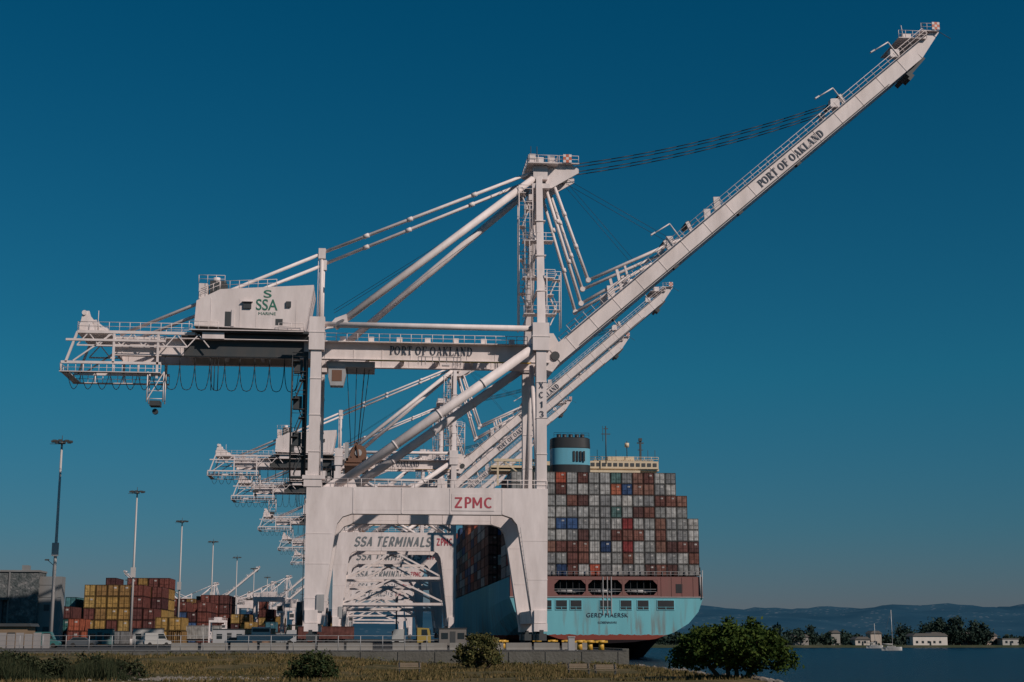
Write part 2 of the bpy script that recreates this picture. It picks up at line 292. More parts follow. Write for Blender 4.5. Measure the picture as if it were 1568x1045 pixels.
def crane_parts(kind):
    P={}
    m=MB()
    outline=[(-3.9,21.3),(28.7,21.3),(28.5,3.2),(26.6,3.2),(24.8,15.0),(24.5,16.4),(23.8,17.3),(22.6,17.7),(2.2,17.7),(1.0,17.3),(0.3,16.4),(0.0,15.0),(-1.65,3.2),(-3.8,3.2)]
    for y in (-9,9):
        m.prism(outline[::-1],y-.9,y+.9,0)
        m.prism([(2.5,18.2),(2.5,20.9),(22.5,20.9),(22.5,18.2)],y-.915,y-.9,0)
        for x in (2.4,8.9,15.4,22.5): m.box(x-.08,x+.08,y-.96,y-.92,17.8,21.2,0)
        for z in (6.5,11,15): 
            m.box(-3.9,-1.0+(z-6.5)*.08,y-.93,y-.9,z,z+.1,0)
        m.box(25.9,28.6,y-.93,y-.9,9.0,9.1,0); m.box(25.2,28.6,y-.93,y-.9,14.2,14.3,0)
        m.rail((-3.8,y-.9,21.3),(28.6,y-.9,21.3),m=0)
        m.box(-3.8,-2.35,y-.75,y+.75,21.3,44.0,0)
        m.box(27.2,28.6,y-.75,y+.75,21.3,44.0,0)
        for z in (26,31,36): 
            m.box(-3.86,-2.29,y-.82,y+.82,z,z+.12,0); m.box(27.14,28.66,y-.82,y+.82,z,z+.12,0)
        m.box(-4.1,-2.0,y-1.0,y+1.0,40.0,44.6,0); m.box(26.7,29.0,y-1.0,y+1.0,40.5,44.4,0)
        m.box(-4.2,-1.9,y-1.06,y+1.06,42.4,42.52,0); m.box(26.6,29.1,y-1.06,y+1.06,42.4,42.52,0)
        m.box(-4.5,-1.5,y-1.1,y+1.1,22.3,22.8,0); m.box(-4.3,-1.9,y-1,y+1,21.3,22.3,0)
        m.pipe((0.2,y,21.6),(27.5,y,41.4),.64,0,16)
        m.prism([(-1.8,21.3),(2.8,21.3),(2.2,23.0),(.6,23.1)],y-.3,y+.3,0)
        m.pipe((-2,y,43.7),(27.0,y,43.7),.42,0,12)
        for t_ in (.28,.5,.72): 
            q=Vector((0.2,y,21.6)).lerp(Vector((27.5,y,41.4)),t_); dd=Vector((.81,0,.587))*.12; m.pipe(q-dd,q+dd,.71,0,16)
        for x,w in ((-2.85,1.2),(27.6,1.1)):
            m.box(x-.9,x+.9,y-1.4,y+1.4,2.2,3.25,0)
            for k in (-1,1):
                m.box(x-.5,x+.5,y+k*2.2-1.6,y+k*2.2+1.6,1.0,1.9,1)
                m.box(x-.25,x+.25,y+k*2.2-.3,y+k*2.2+.3,1.8,2.4,1)
                for q in (-1.0,0,1.0): m.pipe((x-.35,y+k*2.2+q,.45),(x+.35,y+k*2.2+q,.45),.42,1,12)
    for x in (-2.85,27.6):
        m.box(x-.85,x+.85,-10.2,10.2,3.3,5.0,0)
        m.box(x-.7,x+.7,-8,8,18,20.6,0)
        m.box(x-.6,x+.6,-8,8,41.5,43.3,0)
        m.pipe((x,-8,21.5),(x,0,40),.3,0,8); m.pipe((x,8,21.5),(x,0,40),.3,0,8)
    m.pipe((-5.0,-4,4.6),(-4.2,-4,4.6),1.6,1,20)
    m.box(-2.2,-1.2,-10.1,-9.95,4.8,7,2)
    m.ladder((-4.1,-8.5,5),(-4.1,-8.5,21),m=2); m.ladder((26.3,-10.05,5),(24.9,-10.05,16),m=2)
    if kind=='B':
        for y in (-9,9):
            for z in (7.5,12.5): m.beam((-2.2,y,z),(26.5,y,z),.45,.5,0)
            m.beam((-2.2,y,7.5),(12,y,12.5),.3,.35,0); m.beam((26.5,y,7.5),(12,y,12.5),.3,.35,0)
            m.beam((-1,y,12.5),(12,y,17.7),.3,.35,0); m.beam((25.5,y,12.5),(12,y,17.7),.3,.35,0)
            m.pipe((27.2,y,22),(0,y,38),.45,0,8)
    P['portal_frame']=m
    m=MB()
    m.stairs(-5.8,-4.8,-8.5,23,39,2.6,0)
    m.box(-4.8,-4.2,-8.3,-7.2,22.8,40,0); m.box(-6.2,-4.2,-9,-6.8,22.6,22.8,0)
    for z in (27,32,37): m.box(-6.1,-4.9,-8.2,-7.4,z,z+1.8,0)
    P['stair_tower']=m
    m=MB()
    for sgn in (-1,1):
        m.beam((28.0,sgn*9,44),(28.5,sgn*2.6,68.0),1.15,1.3,0,.9,1.05)
        for t in (.22,.45,.68):
            p=Vector((28.0,sgn*9,44)).lerp(Vector((28.5,sgn*2.6,68.0)),t)
            m.box(p.x-.75,p.x+.75,p.y-.75,p.y+.75,p.z,p.z+.15,0)
        m.pipe((-.6,sgn*9,43.4),(27.6,sgn*2.8,67.4),.52,0,12)
        m.prism([(-2,43),(1.2,43.7),(.9,45.2),(-.6,44.6)],sgn*9-.25,sgn*9+.25,0)
        m.pipe((28.3,sgn*2.2,68.9),(-2.8,sgn*3.4,55.3),.25,0,8)
        m.pipe((-2.8,sgn*3.4,55.2),(-30.5,sgn*3.0,42.9),.25,0,8)
        m.pipe((-2.8,sgn*3.4,43.2),(-2.8,sgn*3.4,55.8),.27,0,8)
        m.box(-3.3,-2.3,sgn*3.4-.35,sgn*3.4+.35,54.4,55.9,0)
        for t in (.3,.6,.8):
            p=Vector((28.3,sgn*2.2,68.9)).lerp(Vector((-2.8,sgn*3.4,55.3)),t); d_=Vector((31.1,0,13.6)).normalized()*.4; m.pipe(p-d_,p+d_,.34,0,8)
        m.pipe((-3.3,sgn*3.4,54.9),(-3.3,sgn*3.4,44),.05,0,4)
        m.pipe((-2.8,sgn*3.4,46),(-2.8,-sgn*3.4,54),.12,0,5)
    for z,w in ((50.5,7.2),(56.5,5.6),(62.5,4.0)): m.pipe((28.2,-w,z),(28.2,w,z),.25,0,8)
    m.pipe((28.1,-7.2,50.5),(28.4,4,62.5),.18,0,6); 
    m.box(27.4,30.0,-3.4,3.4,65.9,66.6,0); m.box(27.6,29.7,-3.2,3.2,67.3,69.4,0); m.box(26.7,31.2,-4.2,4.2,69.45,69.6,0)
    for y in (-2.4,2.4): m.prism([(29.5,66.2),(30.4,66.2),(34.4,68.6),(34.4,69.2),(33.2,69.9),(29.5,69.9)],y-.2,y+.2,0)
    for y in (-1.6,0,1.6): m.pipe((32.6,y-.3,69.0),(32.6,y+.3,69.0),.8,1,16)
    for y in (-4.1,4.1): m.rail((26.8,y,69.6),(31.1,y,69.6),step=1.1)
    m.rail((26.8,-4.1,69.6),(26.8,4.1,69.6),step=1.2); m.rail((31.1,-4.1,69.6),(31.1,4.1,69.6),step=1.2)
    m.rail((30,-3.2,69.9),(34.3,-3.2,69.9),step=1.1)
    m.box(30,34.4,-3.3,-2.7,69.8,69.9,0)
    m.box(28.0,29.4,-1,1,69.6,71.4,0); m.pipe((28.4,-1,70),(28.4,-1,73.0),.06,1,5); m.pipe((29.8,1,70),(29.8,1,72.4),.06,1,5)
    m.pipe((27.2,-3.5,70),(27.2,-3.5,72.2),.05,1,5); m.box(27,27.9,-3.6,-2.6,69.6,71.0,0); m.box(29.9,30.8,-3.0,-2.0,69.6,70.9,0)
    m.box(26.9,27.5,-3.4,3.4,64.0,64.9,0)
    for z0,x0 in ((46,26.2),(51.6,26.2),(57.4,26.4)):
        yo=(z0-44)*.26
        m.box(x0-.6,30.2,-9.2+yo,-7.2+yo,z0-.1,z0,0)
        m.rail((x0-.6,-9.2+yo,z0),(30.2,-9.2+yo,z0),step=1.0)
        m.ladder((x0-.2,-8.3+yo,z0),(x0-.2,-8.0+yo,z0+5.6),m=0)
        m.ladder((x0+.5,-8.3+yo,z0),(x0+.5,-8.0+yo,z0+5.6),m=0)
        for k in range(5):
            zz=z0+1+k*.9; m.box(x0-.5,x0+.4,-8.6+yo,-8.5+yo,zz,zz+.06,1)
    m.stairs(25.9,26.9,-3.5,45,66,2.5,0)
    m.stairs(29.4,30.4,-7.6,44.5,52,2.2,0)
    for i in range(3):
        for j in range(3):
            m.box(32.0+i*.42,32.4+i*.42,-3.45,-3.36,69.9+j*.42,70.3+j*.42,2 if (i+j)%2 else 0)
    P['mast_and_stays']=m
    m=MB()
    for y in (-3.2,3.2):
        m.box(-31.0,29.8,y-.55,y+.55,39.9,42.5,0)
        for x in range(-30,30,4): m.box(x-.05,x+.05,y-.61,y-.55,39.95,42.45,0)
        m.box(-31.0,29.8,y-.8,y-.55,39.82,39.92,0)
        sgn=-1 if y<0 else 1
        yo=y+sgn*1.5
        m.box(-24,29.0,min(y+sgn*.55,yo),max(y+sgn*.55,yo),42.2,42.3,0)
        m.rail((-2,yo,42.3),(26.5,yo,42.3),m=0,step=1.5)
        m.rail((-24,yo,42.3),(-19.8,yo,42.3),m=0,step=1.5)
        for x in range(0,28,4): m.box(x,x+.8,y-.3,y+.3,42.5,43.2,0)
        m.prism([(28.2,39.2),(30.2,38.6),(31.6,40.4),(31.2,42.8),(30.4,44.2),(28.2,44.2)],y-.4,y+.4,0)
        m.pipe((30.6,y-.65,40.9),(30.6,y+.65,40.9),.65,1,12)
    for x in range(-31,31,5): m.box(x-.2,x+.2,-2.6,2.6,40.3,41,0)
    m.box(14.4,15.4,-5.5,-4.7,38.9,39.1,0); m.rail((11,-5.4,39.0),(17,-5.4,39.0),step=.9)
    for x in (11.5,14,16.5): m.ladder((x,-4.9,39.0),(x,-4.9,40.2))
    m.box(4,27,-4.6,-4.3,39.55,39.7,2)
    m.box(-37.5,-24,-5,-4.6,41.6,41.9,0)
    for y in (-4.8,4.8):
        m.beam((-36.0,y,42.9),(-20,y,42.9),.35,.4,0); m.beam((-38.0,y,38.6),(-24.5,y,38.6),.3,.35,0)
        m.beam((-36.0,y,42.9),(-37.4,y,38.6),.3,.3,0); m.beam((-31,y,42.9),(-31,y,38.6),.3,.3,0); m.beam((-25,y,42.9),(-25,y,36.5),.3,.3,0)
        m.beam((-36.4,y,38.8),(-31,y,42.9),.2,.2,0)
        m.rail((-36.0,y,43.1),(-20.5,y,43.1),step=1.3,h=1.2); m.rail((-38.1,y,37.3),(-24.5,y,37.3),step=1.0,h=1.2)
        m.box(-38.1,-24.5,y-.5,y+.5,37.2,37.3,0)
        for x in (-38.0,-35.0,-31,-27.5): m.pipe((x,y,37.3),(x,y,38.6),.1,0,5)
        for x in range(-36,-20,3): m.beam((x,y,41.0),(x+1.5,y,42.8),.14,.14,0); m.beam((x+1.5,y,42.8),(x+3,y,41.0),.14,.14,0)
        m.beam((-36,y,41.0),(-21,y,41.0),.2,.2,0)
    m.rail((-36.0,-4.8,43.1),(-36.0,4.8,43.1),step=1.2,h=1.2); m.rail((-38.1,-4.8,37.3),(-38.1,4.8,37.3),step=1.2,h=1.2)
    m.box(-36.0,-31.5,-4.8,4.8,42.65,42.8,0); m.box(-38.0,-36.9,-4.6,4.6,37.2,37.28,0)
    m.prism([(-36.3,42.9),(-35.7,46.1),(-34.9,46.2),(-33.9,42.9)],-3.2,-2.8,0); m.prism([(-36.3,42.9),(-35.7,46.1),(-34.9,46.2),(-33.9,42.9)],2.8,3.2,0)
    m.pipe((-35.5,-3.4,45.9),(-35.5,3.4,45.9),.35,0,10); m.beam((-35.5,0,46.1),(-32.5,0,42.9),.3,.3,0); m.beam((-34,-3,44.7),(-31.5,-3,42.9),.25,.25,0)
    m.box(-34,-32.5,-2,2,42.9,44.1,0); m.pipe((-33.3,-4.8,43.1),(-33.3,-4.8,45.9),.05,0,4)
    for x in (-26.2,-24.0):
        for y in (-5,-3): m.pipe((x,y,33.2),(x,y,37.4),.09,0,5)
    for z in (33.6,34.7,36.0): m.rail((-26.2,-5,z),(-24,-5,z),h=.05,step=5); 
    m.beam((-26.2,-5,33.4),(-24,-5,37.4),.12,.12,0); m.box(-25.8,-24.4,-5,-3,32.7,33.4,1); m.pipe((-25.1,-4.2,32.0),(-25.1,-3.6,32.0),.4,1,10)
    P['trolley_girder']=m
    m=MB()
    m.prism([(-20.2,44.0),(-4.9,43.6),(-3.8,50.2),(-16.8,49.3),(-20.0,47.6)],-5,5,0)
    m.box(-20.4,-4.4,-5.2,5.2,43.1,43.45,1)
    m.box(-22.0,-4.2,-4.2,4.2,42.3,43.08,1)
    m.box(-20.8,-5.0,-5.6,-5.02,43.3,43.42,0)
    m.rail((-20.8,-5.6,43.42),(-16.8,-5.6,43.42),step=1.2)
    m.rail((-8.5,-5.6,43.42),(-5,-5.6,43.42),step=1.2)
    m.box(-16.0,-15.2,-5.03,-4.9,44.0,46.1,1)
    m.box(-15.1,-14.7,-5.1,-5.03,44.0,46.4,0)
    m.box(-13.5,-12.4,-5.25,-4.95,46.6,47.5,1); m.box(-13.7,-12.2,-5.5,-4.9,47.5,47.6,0)
    m.box(-9.0,-8.0,-5.03,-4.9,44.3,45.2,1); m.box(-7.6,-6.9,-5.25,-4.95,46.9,47.7,1)
    for x in (-18,-14,-11.7,-6.2): m.box(x,x+.07,-5.03,-5.0,44.0,48.0,0)
    m.rail((-19.5,-4.8,48.2),(-16.9,-4.8,49.4),step=.9); m.rail((-16.8,-4.8,49.4),(-9,-4.8,49.85),step=1.3)
    m.box(-19.8,-18.6,-4.5,-2,48.0,50.2,0); m.box(-18.4,-16.2,-3.5,0,48.8,50.9,1); m.pipe((-17.6,-2,50),(-17.6,-2,51.6),.5,0,10)
    m.rail((-19.8,-4.9,50.2),(-16.2,-4.9,50.2),step=.9)
    m.box(-4.4,-2.5,-4.8,-4.2,42.8,43.0,0)
    m.box(-19.0,-16,-5.1,-4.4,42.2,43.1,0)
    m.box(-21.5,-5,-3.85,-3.78,39.96,42.25,1)  # dark sheet on the girder web, painted shadow of the house overhang
    P['machinery_house']=m
    m=MB()
    for y in (-3.2,3.2):
        a=bp_(0,0,y); b=bp_(BL-5,0,y); c=bp_(BL,.6,y)
        m.beam(a,b,1.0,2.35,0); m.beam(b,c,1.0,2.35,0,.9,.8)
        k=3.0
        while k<BL-4:
            p=bp_(k,0,y); m.beam(p-BD*.05,p+BD*.05,1.1,2.4,0); k+=4.5
        yo=y+(-1.2 if y<0 else 1.2)
        p0=bp_(4,1.2,yo); p1=bp_(BL-2,1.2,yo); m.beam(p0,p1,.7,.06,0)
        n=46
        for i in range(n+1):
            p=p0.lerp(p1,i/n); m.pipe(p,p+BN*1.1,.04,0,4)
        m.pipe(p0+BN*1.1,p1+BN*1.1,.04,0,4); m.pipe(p0+BN*.55,p1+BN*.55,.03,0,4)
        for s_ in (24.5,58.5,12.8,34): 
            m.beam(bp_(s_-.9,1.1,y),bp_(s_+.3,2.7,y),.4,1.0,0)
    k=2
    while k<BL-2:
        m.beam(bp_(k,-.6,-2.7),bp_(k,-.6,2.7),.4,.5,0); k+=6
    m.beam(bp_(4,-1.0,-3.9),bp_(BL-12,-1.0,-3.9),.15,.12,1)
    for s_ in (58.5,60.3,28.5,15.5,24):
        m.beam(bp_(s_,1.2,-1.4),bp_(s_+.4,2.8,-1.4),.5,.5,0); m.pipe(bp_(s_+.4,2.5,-1.6),bp_(s_+.4,2.5,1.6),.42,1,12)
    for s_ in (57.5,BL-8.5): m.box(*(lambda q:(q.x-.7,q.x+.7,-4.4,-3.2,q.z,q.z+1.2))(bp_(s_,1.6,0)),0)
    for s_ in (BL-8,59,25.5):
        q=bp_(s_,1.3,-4.4); m.pipe(q,q+Vector((-1.6,0,2.2)),.1,0,5); m.pipe(q+Vector((-1.6,0,2.2)),q+Vector((-4.2,0,.5)),.1,0,5); m.beam(q+Vector((-4.4,0,.4)),q+Vector((-3.8,0,.8)),.5,.2,0)
    T=bp_(BL-1,1.1,0)
    m.box(T.x-5.2,T.x-.8,-4.2,4.2,T.z-1.3,T.z-1.2,0); m.rail((T.x-5.2,-4.2,T.z-1.2),(T.x-.8,-4.2,T.z-1.2),step=.9)
    m.box(T.x-1.6,T.x+1.2,-4.2,4.2,T.z+.0,T.z+.1,0); m.rail((T.x-1.6,-4.2,T.z+.1),(T.x+1.2,-4.2,T.z+.1),step=.8); m.rail((T.x-1.6,4.2,T.z+.1),(T.x+1.2,4.2,T.z+.1),step=.8)
    m.box(T.x-3.6,T.x-2.2,-1.5,1.5,T.z-1.2,T.z+.5,0)
    for i in range(3):
        for j in range(3): m.box(T.x+.1+i*.4,T.x+.48+i*.4,-4.35,-4.28,T.z+.2+j*.4,T.z+.58+j*.4,2 if (i+j)%2 else 0)
    m.pipe((T.x+1.0,-4.2,T.z),(T.x+3.0,-4.2,T.z-1.2),.05,1,4); m.pipe((T.x,-2,T.z),(T.x-.6,-2,T.z+2.2),.05,1,4); m.pipe((T.x-4,-3,T.z-1),(T.x-4.3,-3,T.z+1.2),.06,0,4)
    m.beam(bp_(BL-8.0,-1.7,0),bp_(BL-4,-1.1,0),5.2,.7,1)
    m.beam(bp_(BL-7.5,-2.2,0),bp_(BL-6.4,-2.0,0),2.2,.6,1)
    for s_ in (10,22,35,47): m.beam(bp_(s_,-1.35,-3.2),bp_(s_+.8,-1.35,-3.2),1.0,.4,1)
    P['boom']=m
    m=MB()
    A=Vector((30.6,0,67.2))
    for sgn in (-1,1):
        y=sgn*2.9
        for (dx,k,kz,ex,ez,r) in ((0,35.6,52.3,49.6,58.9,.24),(-1.0,34.5,48.8,45,55.0,.24)):
            m.pipe((A.x+dx,sgn*2.2,A.z-(1.2 if dx<0 else 0)),(k,y,kz),r,0,8); m.pipe((k,y,kz),(ex,y,ez),r,0,8)
            m.pipe((k,y-.3,kz),(k,y+.3,kz),.38,0,10)
            for t in (.33,.66):
                p=Vector((A.x+dx,sgn*2.2,A.z)).lerp(Vector((k,y,kz)),t); m.pipe(p-Vector((-.1,0,.3)),p+Vector((-.1,0,.3)),.32,0,8)
        m.beam((40.6,y,50.6),(39.8,y,54.0),.3,.4,0); m.beam((41.8,y,51.6),(41.0,y,54.6),.3,.3,0)
    P['forestays']=m
    m=MB()
    for y,dz in ((-1.8,0),(-.9,-.5),(.9,-1.0),(1.8,-1.5)):
        p=Vector((32.8,y,70.0+dz*.4)); q=bp_(57.8,2.9+dz*.35,y); n=12
        m.wire([p.lerp(q,i/n)-Vector((0,0,1.1*4*(i/n)*(1-i/n))) for i in range(n+1)],.07,1,4)
    for y in (-1,1):
        m.wire([(33,y,68.0),tuple(bp_(26,1,y))],.03,1,4); m.wire([(28,y,67.0),(-1,y,47.5)],.03,1,4); m.wire([(33,y,67.4),tuple(bp_(19,1,y))],.025,1,4)
    x=-37.0
    while x<-24:
        m.wire([(x+1.9*i/8,-5.1,37.2-2.4*4*(i/8)*(1-i/8)) for i in range(9)],.05,1,4); x+=1.9
    x=-24.0; 
    while x<-6:
        w=2.05; d=4.2+.6*math.sin(x*3.1)
        pts=[(x+w*(.5-.5*math.copysign(abs(math.cos(math.pi*i/12))**.6,math.cos(math.pi*i/12))),-4.6,39.7-d*math.sin(math.pi*i/12)) for i in range(13)]
        m.wire(pts,.05,1,4); x+=w if random.random()<.8 else w*.4
    for x in (-17.6,-17.2,-16.7): m.pipe((x,-4.5,39.5),(x,-4.5,35.0),.06,1,4)
    m.box(-24.5,-5.5,-4.75,-4.45,39.65,39.82,1)
    for x,y in ((1.2,-2),(2.4,-2.2),(3.4,-2),(1.2,2),(3.4,2),(4.0,-1)): m.pipe((x+.3*(x-2.3)*.6,y,39.8),(2.3+(x-2.3)*.45,y*.6,28.2),.05,1,4)
    P['wire_ropes']=m
    m=MB()
    m.box(-1.8,5,-3.0,3.0,38.9,39.7,0)
    m.prism([(-1.5,38.8),(.8,38.8),(1.0,37.6),(.6,36.0),(-1.2,36.0),(-1.5,37.2)],-4.4,-2.4,0)
    m.box(-1.0,.4,-4.43,-4.38,36.6,38.2,1)
    m.pipe((2.9,-2.5,26.8),(2.9,2.5,26.8),1.15,1,20); m.pipe((2.9,-2.6,26.8),(2.9,-2.5,26.8),.5,0,12)
    m.box(1.2,3.4,-3,3,25.4,26.0,1); m.box(1.0,1.5,-3,3,25.6,28.2,0)
    m.box(1.0,3.2,-6,6,24.6,24.9,1)
    for x in (1.4,3.1): m.beam((x,-2.7,25.6),(2.6,-2.7,28.3),.2,.2,1)
    P['hoist_trolley']=m
    return P

MATS={'portal_frame':[WHITE,DARK,GREY],'stair_tower':[DARK],'mast_and_stays':[WHITE,DARK,ORANGE],'trolley_girder':[WHITE,DARK,YEL],
      'machinery_house':[WHITE,DARK],'boom':[WHITE,DARK,ORANGE],'forestays':[WHITE],'wire_ropes':[WHITE,BLACK],'hoist_trolley':[GREY,RUST]}
CX=-3.7
rootA=empty('container_gantry_crane',(CX,213,0))
for k,m in crane_parts('A').items(): m.obj(k,MATS[k],rootA)
stroke_text('girder_lettering','PORT OF OAKLAND',11.8,1.25,(12.9,-3.83,41.25),NAVY,rootA)
stroke_text('boom_lettering','PORT OF OAKLAND',13.2,1.2,tuple(bp_(47.0,0,-3.78)),NAVY,rootA,tilt=BA)
stroke_text('maker_lettering','ZPMC',5.4,1.45,(18.6,-9.99,19.3),RED,rootA,T=.17,t=.15,serif=False)
pm=MB(); pm.box(15.6,21.4,-9.965,-9.925,18.2,20.5,0); pm.obj('maker_board',[WHITE],rootA)
for i,ch in enumerate('XC13'): stroke_text('leg_code',ch,.7,.85,(27.9,-9.84,35.6-i*1.35),NAVY,rootA,T=.16,t=.14,serif=False)
text('house_lettering','SSA',3.0,1.6,(-10.3,-5.03,47.1),GREEN,rootA,offset=.01)
text('house_lettering_top','S',1.1,1.1,(-10.2,-5.03,48.7),GREEN,rootA,offset=.01)
text('house_lettering_sub','MARINE',2.4,.4,(-10.2,-5.03,45.9),GREEN,rootA)
def zm(z):
    if z<=21.3: return z*1.36
    if z<=42: return 28.97+(z-21.3)*.953
    return z+6.70
YS=[413,485,620,760,905]
first=None
for i,Y in enumerate(YS):
    r=empty('container_gantry_crane',(CX+random.uniform(-.3,.3),Y,0))
    if first is None:
        first={}
        for k,m in crane_parts('B').items():
            o=m.obj(k,MATS[k],r,zmap=zm); first[k]=o.data
        t1=stroke_text('company_lettering','SSA TERMINALS',20.5,2.5,(12.0,-9.99,zm(19.5)),SLATE,r,shear=.25,T=.2,t=.16,serif=False)
        t2=stroke_text('maker_lettering','ZPMC',4.4,1.9,(25.6,-9.99,zm(19.5)),RED,r,T=.18,t=.16,serif=False)
        t3=stroke_text('girder_lettering','PORT OF OAKLAND',12.0,1.5,(12.8,-3.83,zm(41.2)),NAVY,r)
        t4=stroke_text('boom_lettering','PORT OF OAKLAND',14.2,1.4,tuple(bp_(28,0,-3.78)+Vector((0,0,6.70))),NAVY,r,tilt=BA)
        TX=[t1,t2,t3,t4]
    else:
        for k,d in first.items():
            o=bpy.data.objects.new(k,d); COL.objects.link(o); o.parent=r
        for t in TX:
            o=bpy.data.objects.new(t.name.split('.')[0],t.data); COL.objects.link(o); o.parent=r; o.location=t.location; o.rotation_euler=t.rotation_euler; o.scale=t.scale
for (X,Y,rz) in ((-232,2150,0),(-262,2300,math.pi),(-120,1900,0),(-150,2100,0)):
    r=empty('container_gantry_crane',(X,Y,0),rz)
    for k in ('portal_frame','mast_and_stays','trolley_girder','machinery_house','boom','forestays'):
        o=bpy.data.objects.new(k,first[k]); COL.objects.link(o); o.parent=r

# ------------------------------------------------------------------ containers
GREYS=[(.36,.36,.35),(.29,.29,.28),(.43,.42,.40),(.24,.24,.24)]
RUSTS=[(.20,.09,.07),(.15,.065,.055),(.24,.125,.095),(.11,.055,.05)]
MISC=[(.42,.10,.06),(.05,.10,.22),(.03,.06,.14),(.36,.12,.07),(.1,.18,.17),(.48,.46,.43),(.28,.05,.05)]
def pick(w=(.54,.31,.15)):
    r=random.random()
    return random.choice(GREYS) if r<w[0] else random.choice(RUSTS) if r<w[0]+w[1] else random.choice(MISC)
def container(m,x,y,z,c,L=12.2,W=2.44,H=2.59,detail=True):
    k_=random.uniform(.85,1.12); c=tuple(v*k_ for v in c)
    d=tuple(v*.3 for v in c)
    if not detail:
        m.box(x,x+W,y,y+L,z,z+H,0,c); return
    m.box(x,x+W,y+.03,y+L-.03,z,z+H,0,d)
    m.box(x-.01,x,y+.2,y+L-.2,z+.2,z+H-.12,0,c)
    m.box(x+W,x+W+.01,y+.2,y+L-.2,z+.2,z+H-.12,0,c)
    for k in (0,1):
        x0=x+.16+k*(W/2-.1); x1=x0+W/2-.24
        m.box(x0,x1,y,y+.03,z+.24,z+H-.2,0,c)
        for xr in (x0+.22,x0+.62): m.box(xr,xr+.05,y-.05,y,z+.15,z+H-.1,0,tuple(min(1,v*1.4+.04) for v in c))
        m.box(x0+.1,x1-.1,y-.02,y,z+1.0,z+1.1,0,d)
    if random.random()<.5:
        m.box(x+W*.56,x+W*.56+.6,y-.025,y-.001,z+1.75,z+2.1,0,(.5,.48,.45))

# ------------------------------------------------------------------ container ship
SX0,SX1=33.2,77.2; SC=(SX0+SX1)/2; SY=340
ship=empty('container_ship',(0,0,0))
def section(y):
    t=(y-SY)
    stern=[(0,0.2),(6,0.5),(11,1.2),(15.2,2.6),(18.6,4.6),(20.9,7.2),(22,10.2),(22,15)]
    mid=[(0,-12),(10,-12),(18,-12),(21,-10),(22,-7),(22,0),(22,8),(22,15)]
    k=min(1,max(0,t/110)); k=k*k*(3-2*k)
    pts=[(a[0]*(1-k)+b[0]*k,a[1]*(1-k)+b[1]*k) for a,b in zip(stern,mid)]
    if y>580:
        q=min(1,(y-580)/115); w=1-q**1.8; pts=[(p[0]*max(.02,(w if p[1]<6 else 1-q**3)),p[1]+(q*4 if p[1]>12 else 0)) for p in pts]
    return pts
m=MB(); ys=[340,344,350,357,365,375,385,395,405,415,430,450,500,580,610,640,665,685,697]
rings=[]
for y in ys:
    s=section(y); r=[(SC-a,y,z) for a,z in reversed(s)]+[(SC+a,y,z) for a,z in s[1:]]; rings.append(r)
nR=len(rings[0]); vs=[p for r in rings for p in r]
fs=[]
for i in range(len(ys)-1):
    for j in range(nR-1): fs.append((i*nR+j,i*nR+j+1,(i+1)*nR+j+1,(i+1)*nR+j))
    fs.append((i*nR,(i+1)*nR,(i+1)*nR+nR-1,i*nR+nR-1))
m.add(vs,fs,0)
r=rings[0]; m.add(r[1:-1],[tuple(range(nR-2))[::-1]],0)
m.obj('hull',[HULL],ship)
m=MB(); y0=SY-.02
def band(x0,x1,z0,z1,mi=0,yy0=y0,yy1=y0+1.2): m.box(x0,x1,yy0,yy1,z0,z1,mi)
band(SX0,SX1,10.5,10.9); band(SX0,SX1,14.3,15.0)
ops=[(43.2,50.4),(50.9,58.7),(59.2,66.8)]
band(SX0,43.2,10.9,14.3); band(50.4,50.9,10.9,14.3); band(58.7,59.2,10.9,14.3); band(66.8,SX1,10.9,14.3)
m.box(SX0+.5,SX1-.5,y0+7,y0+7.3,10.5,15,1)
for a,b in ops:
    n=5
    for i in range(1,n): x=a+(b-a)*i/n; m.box(x-.06,x+.06,y0+.6,y0+.8,10.9,14.3,1)
    m.box(a,b,y0+.3,y0+.36,11.7,11.77,2); m.box(a,b,y0+.3,y0+.36,12.2,12.27,2)
    for sx,ex in ((a,1),(b,-1)):
        m.prism([(sx,14.3),(sx+ex*1.1,14.3),(sx,13.2)][::ex],y0+.05,y0+.9,0); m.prism([(sx,10.9),(sx,11.9),(sx+ex*.9,10.9)][::ex],y0+.05,y0+.9,0)
    m.pipe((a+1,y0+2.5,11.8),(b-1,y0+2.5,11.8),.5,2,10)
m.box(SX0-.1,SX1+.1,y0-.1,y0-.02,10.35,10.55,2)
m.box(SX0,SX1,y0,y0+12,14.98,15.05,0)
for x in (54.3,55.3,56.2): m.box(x-.09,x+.09,y0-.15,y0-.02,6.5,15,2)
for x in (67.6,70,72.4,75): m.box(x,x+.12,y0-.08,y0,10.6,14.9,0)
m.box(71,72.6,y0-.05,y0,11.4,13.4,1)
m.pipe((76.6,y0-.2,11),(76.6,y0-.2,15.5),.15,2,6); m.pipe((76.9,y0-.1,10),(77.2,y0-.1,16.5),.12,2,6)
m.rail((SX0,y0,15.05),(SX1,y0,15.05),m=2)
for i in range(18):
    x=SX0+.4+i*2.54; m.box(x-.1,x+.1,y0+.4,y0+.7,15.05,17.2,1)
m.obj('mooring_deck',[MAROON,BLACK,GREY],ship)
m=MB()
for i,xc in enumerate((38.2,41.3,44.8,48.1,54.8,59.5,63.4,68.6)):
    w=1.25 if i not in (7,) else 1.9
    m.box(xc-w-.12,xc+w+.12,y0-.10,y0+.1,7.55,9.85,1); m.box(xc-w,xc+w,y0-.104,y0-.04,7.68,9.72,0)
    m.box(xc-w,xc+w,y0-.2,y0-.1,8.2,8.27,1)
    m.box(xc-.05,xc+.05,y0-.18,y0-.1,7.68,8.3,1)
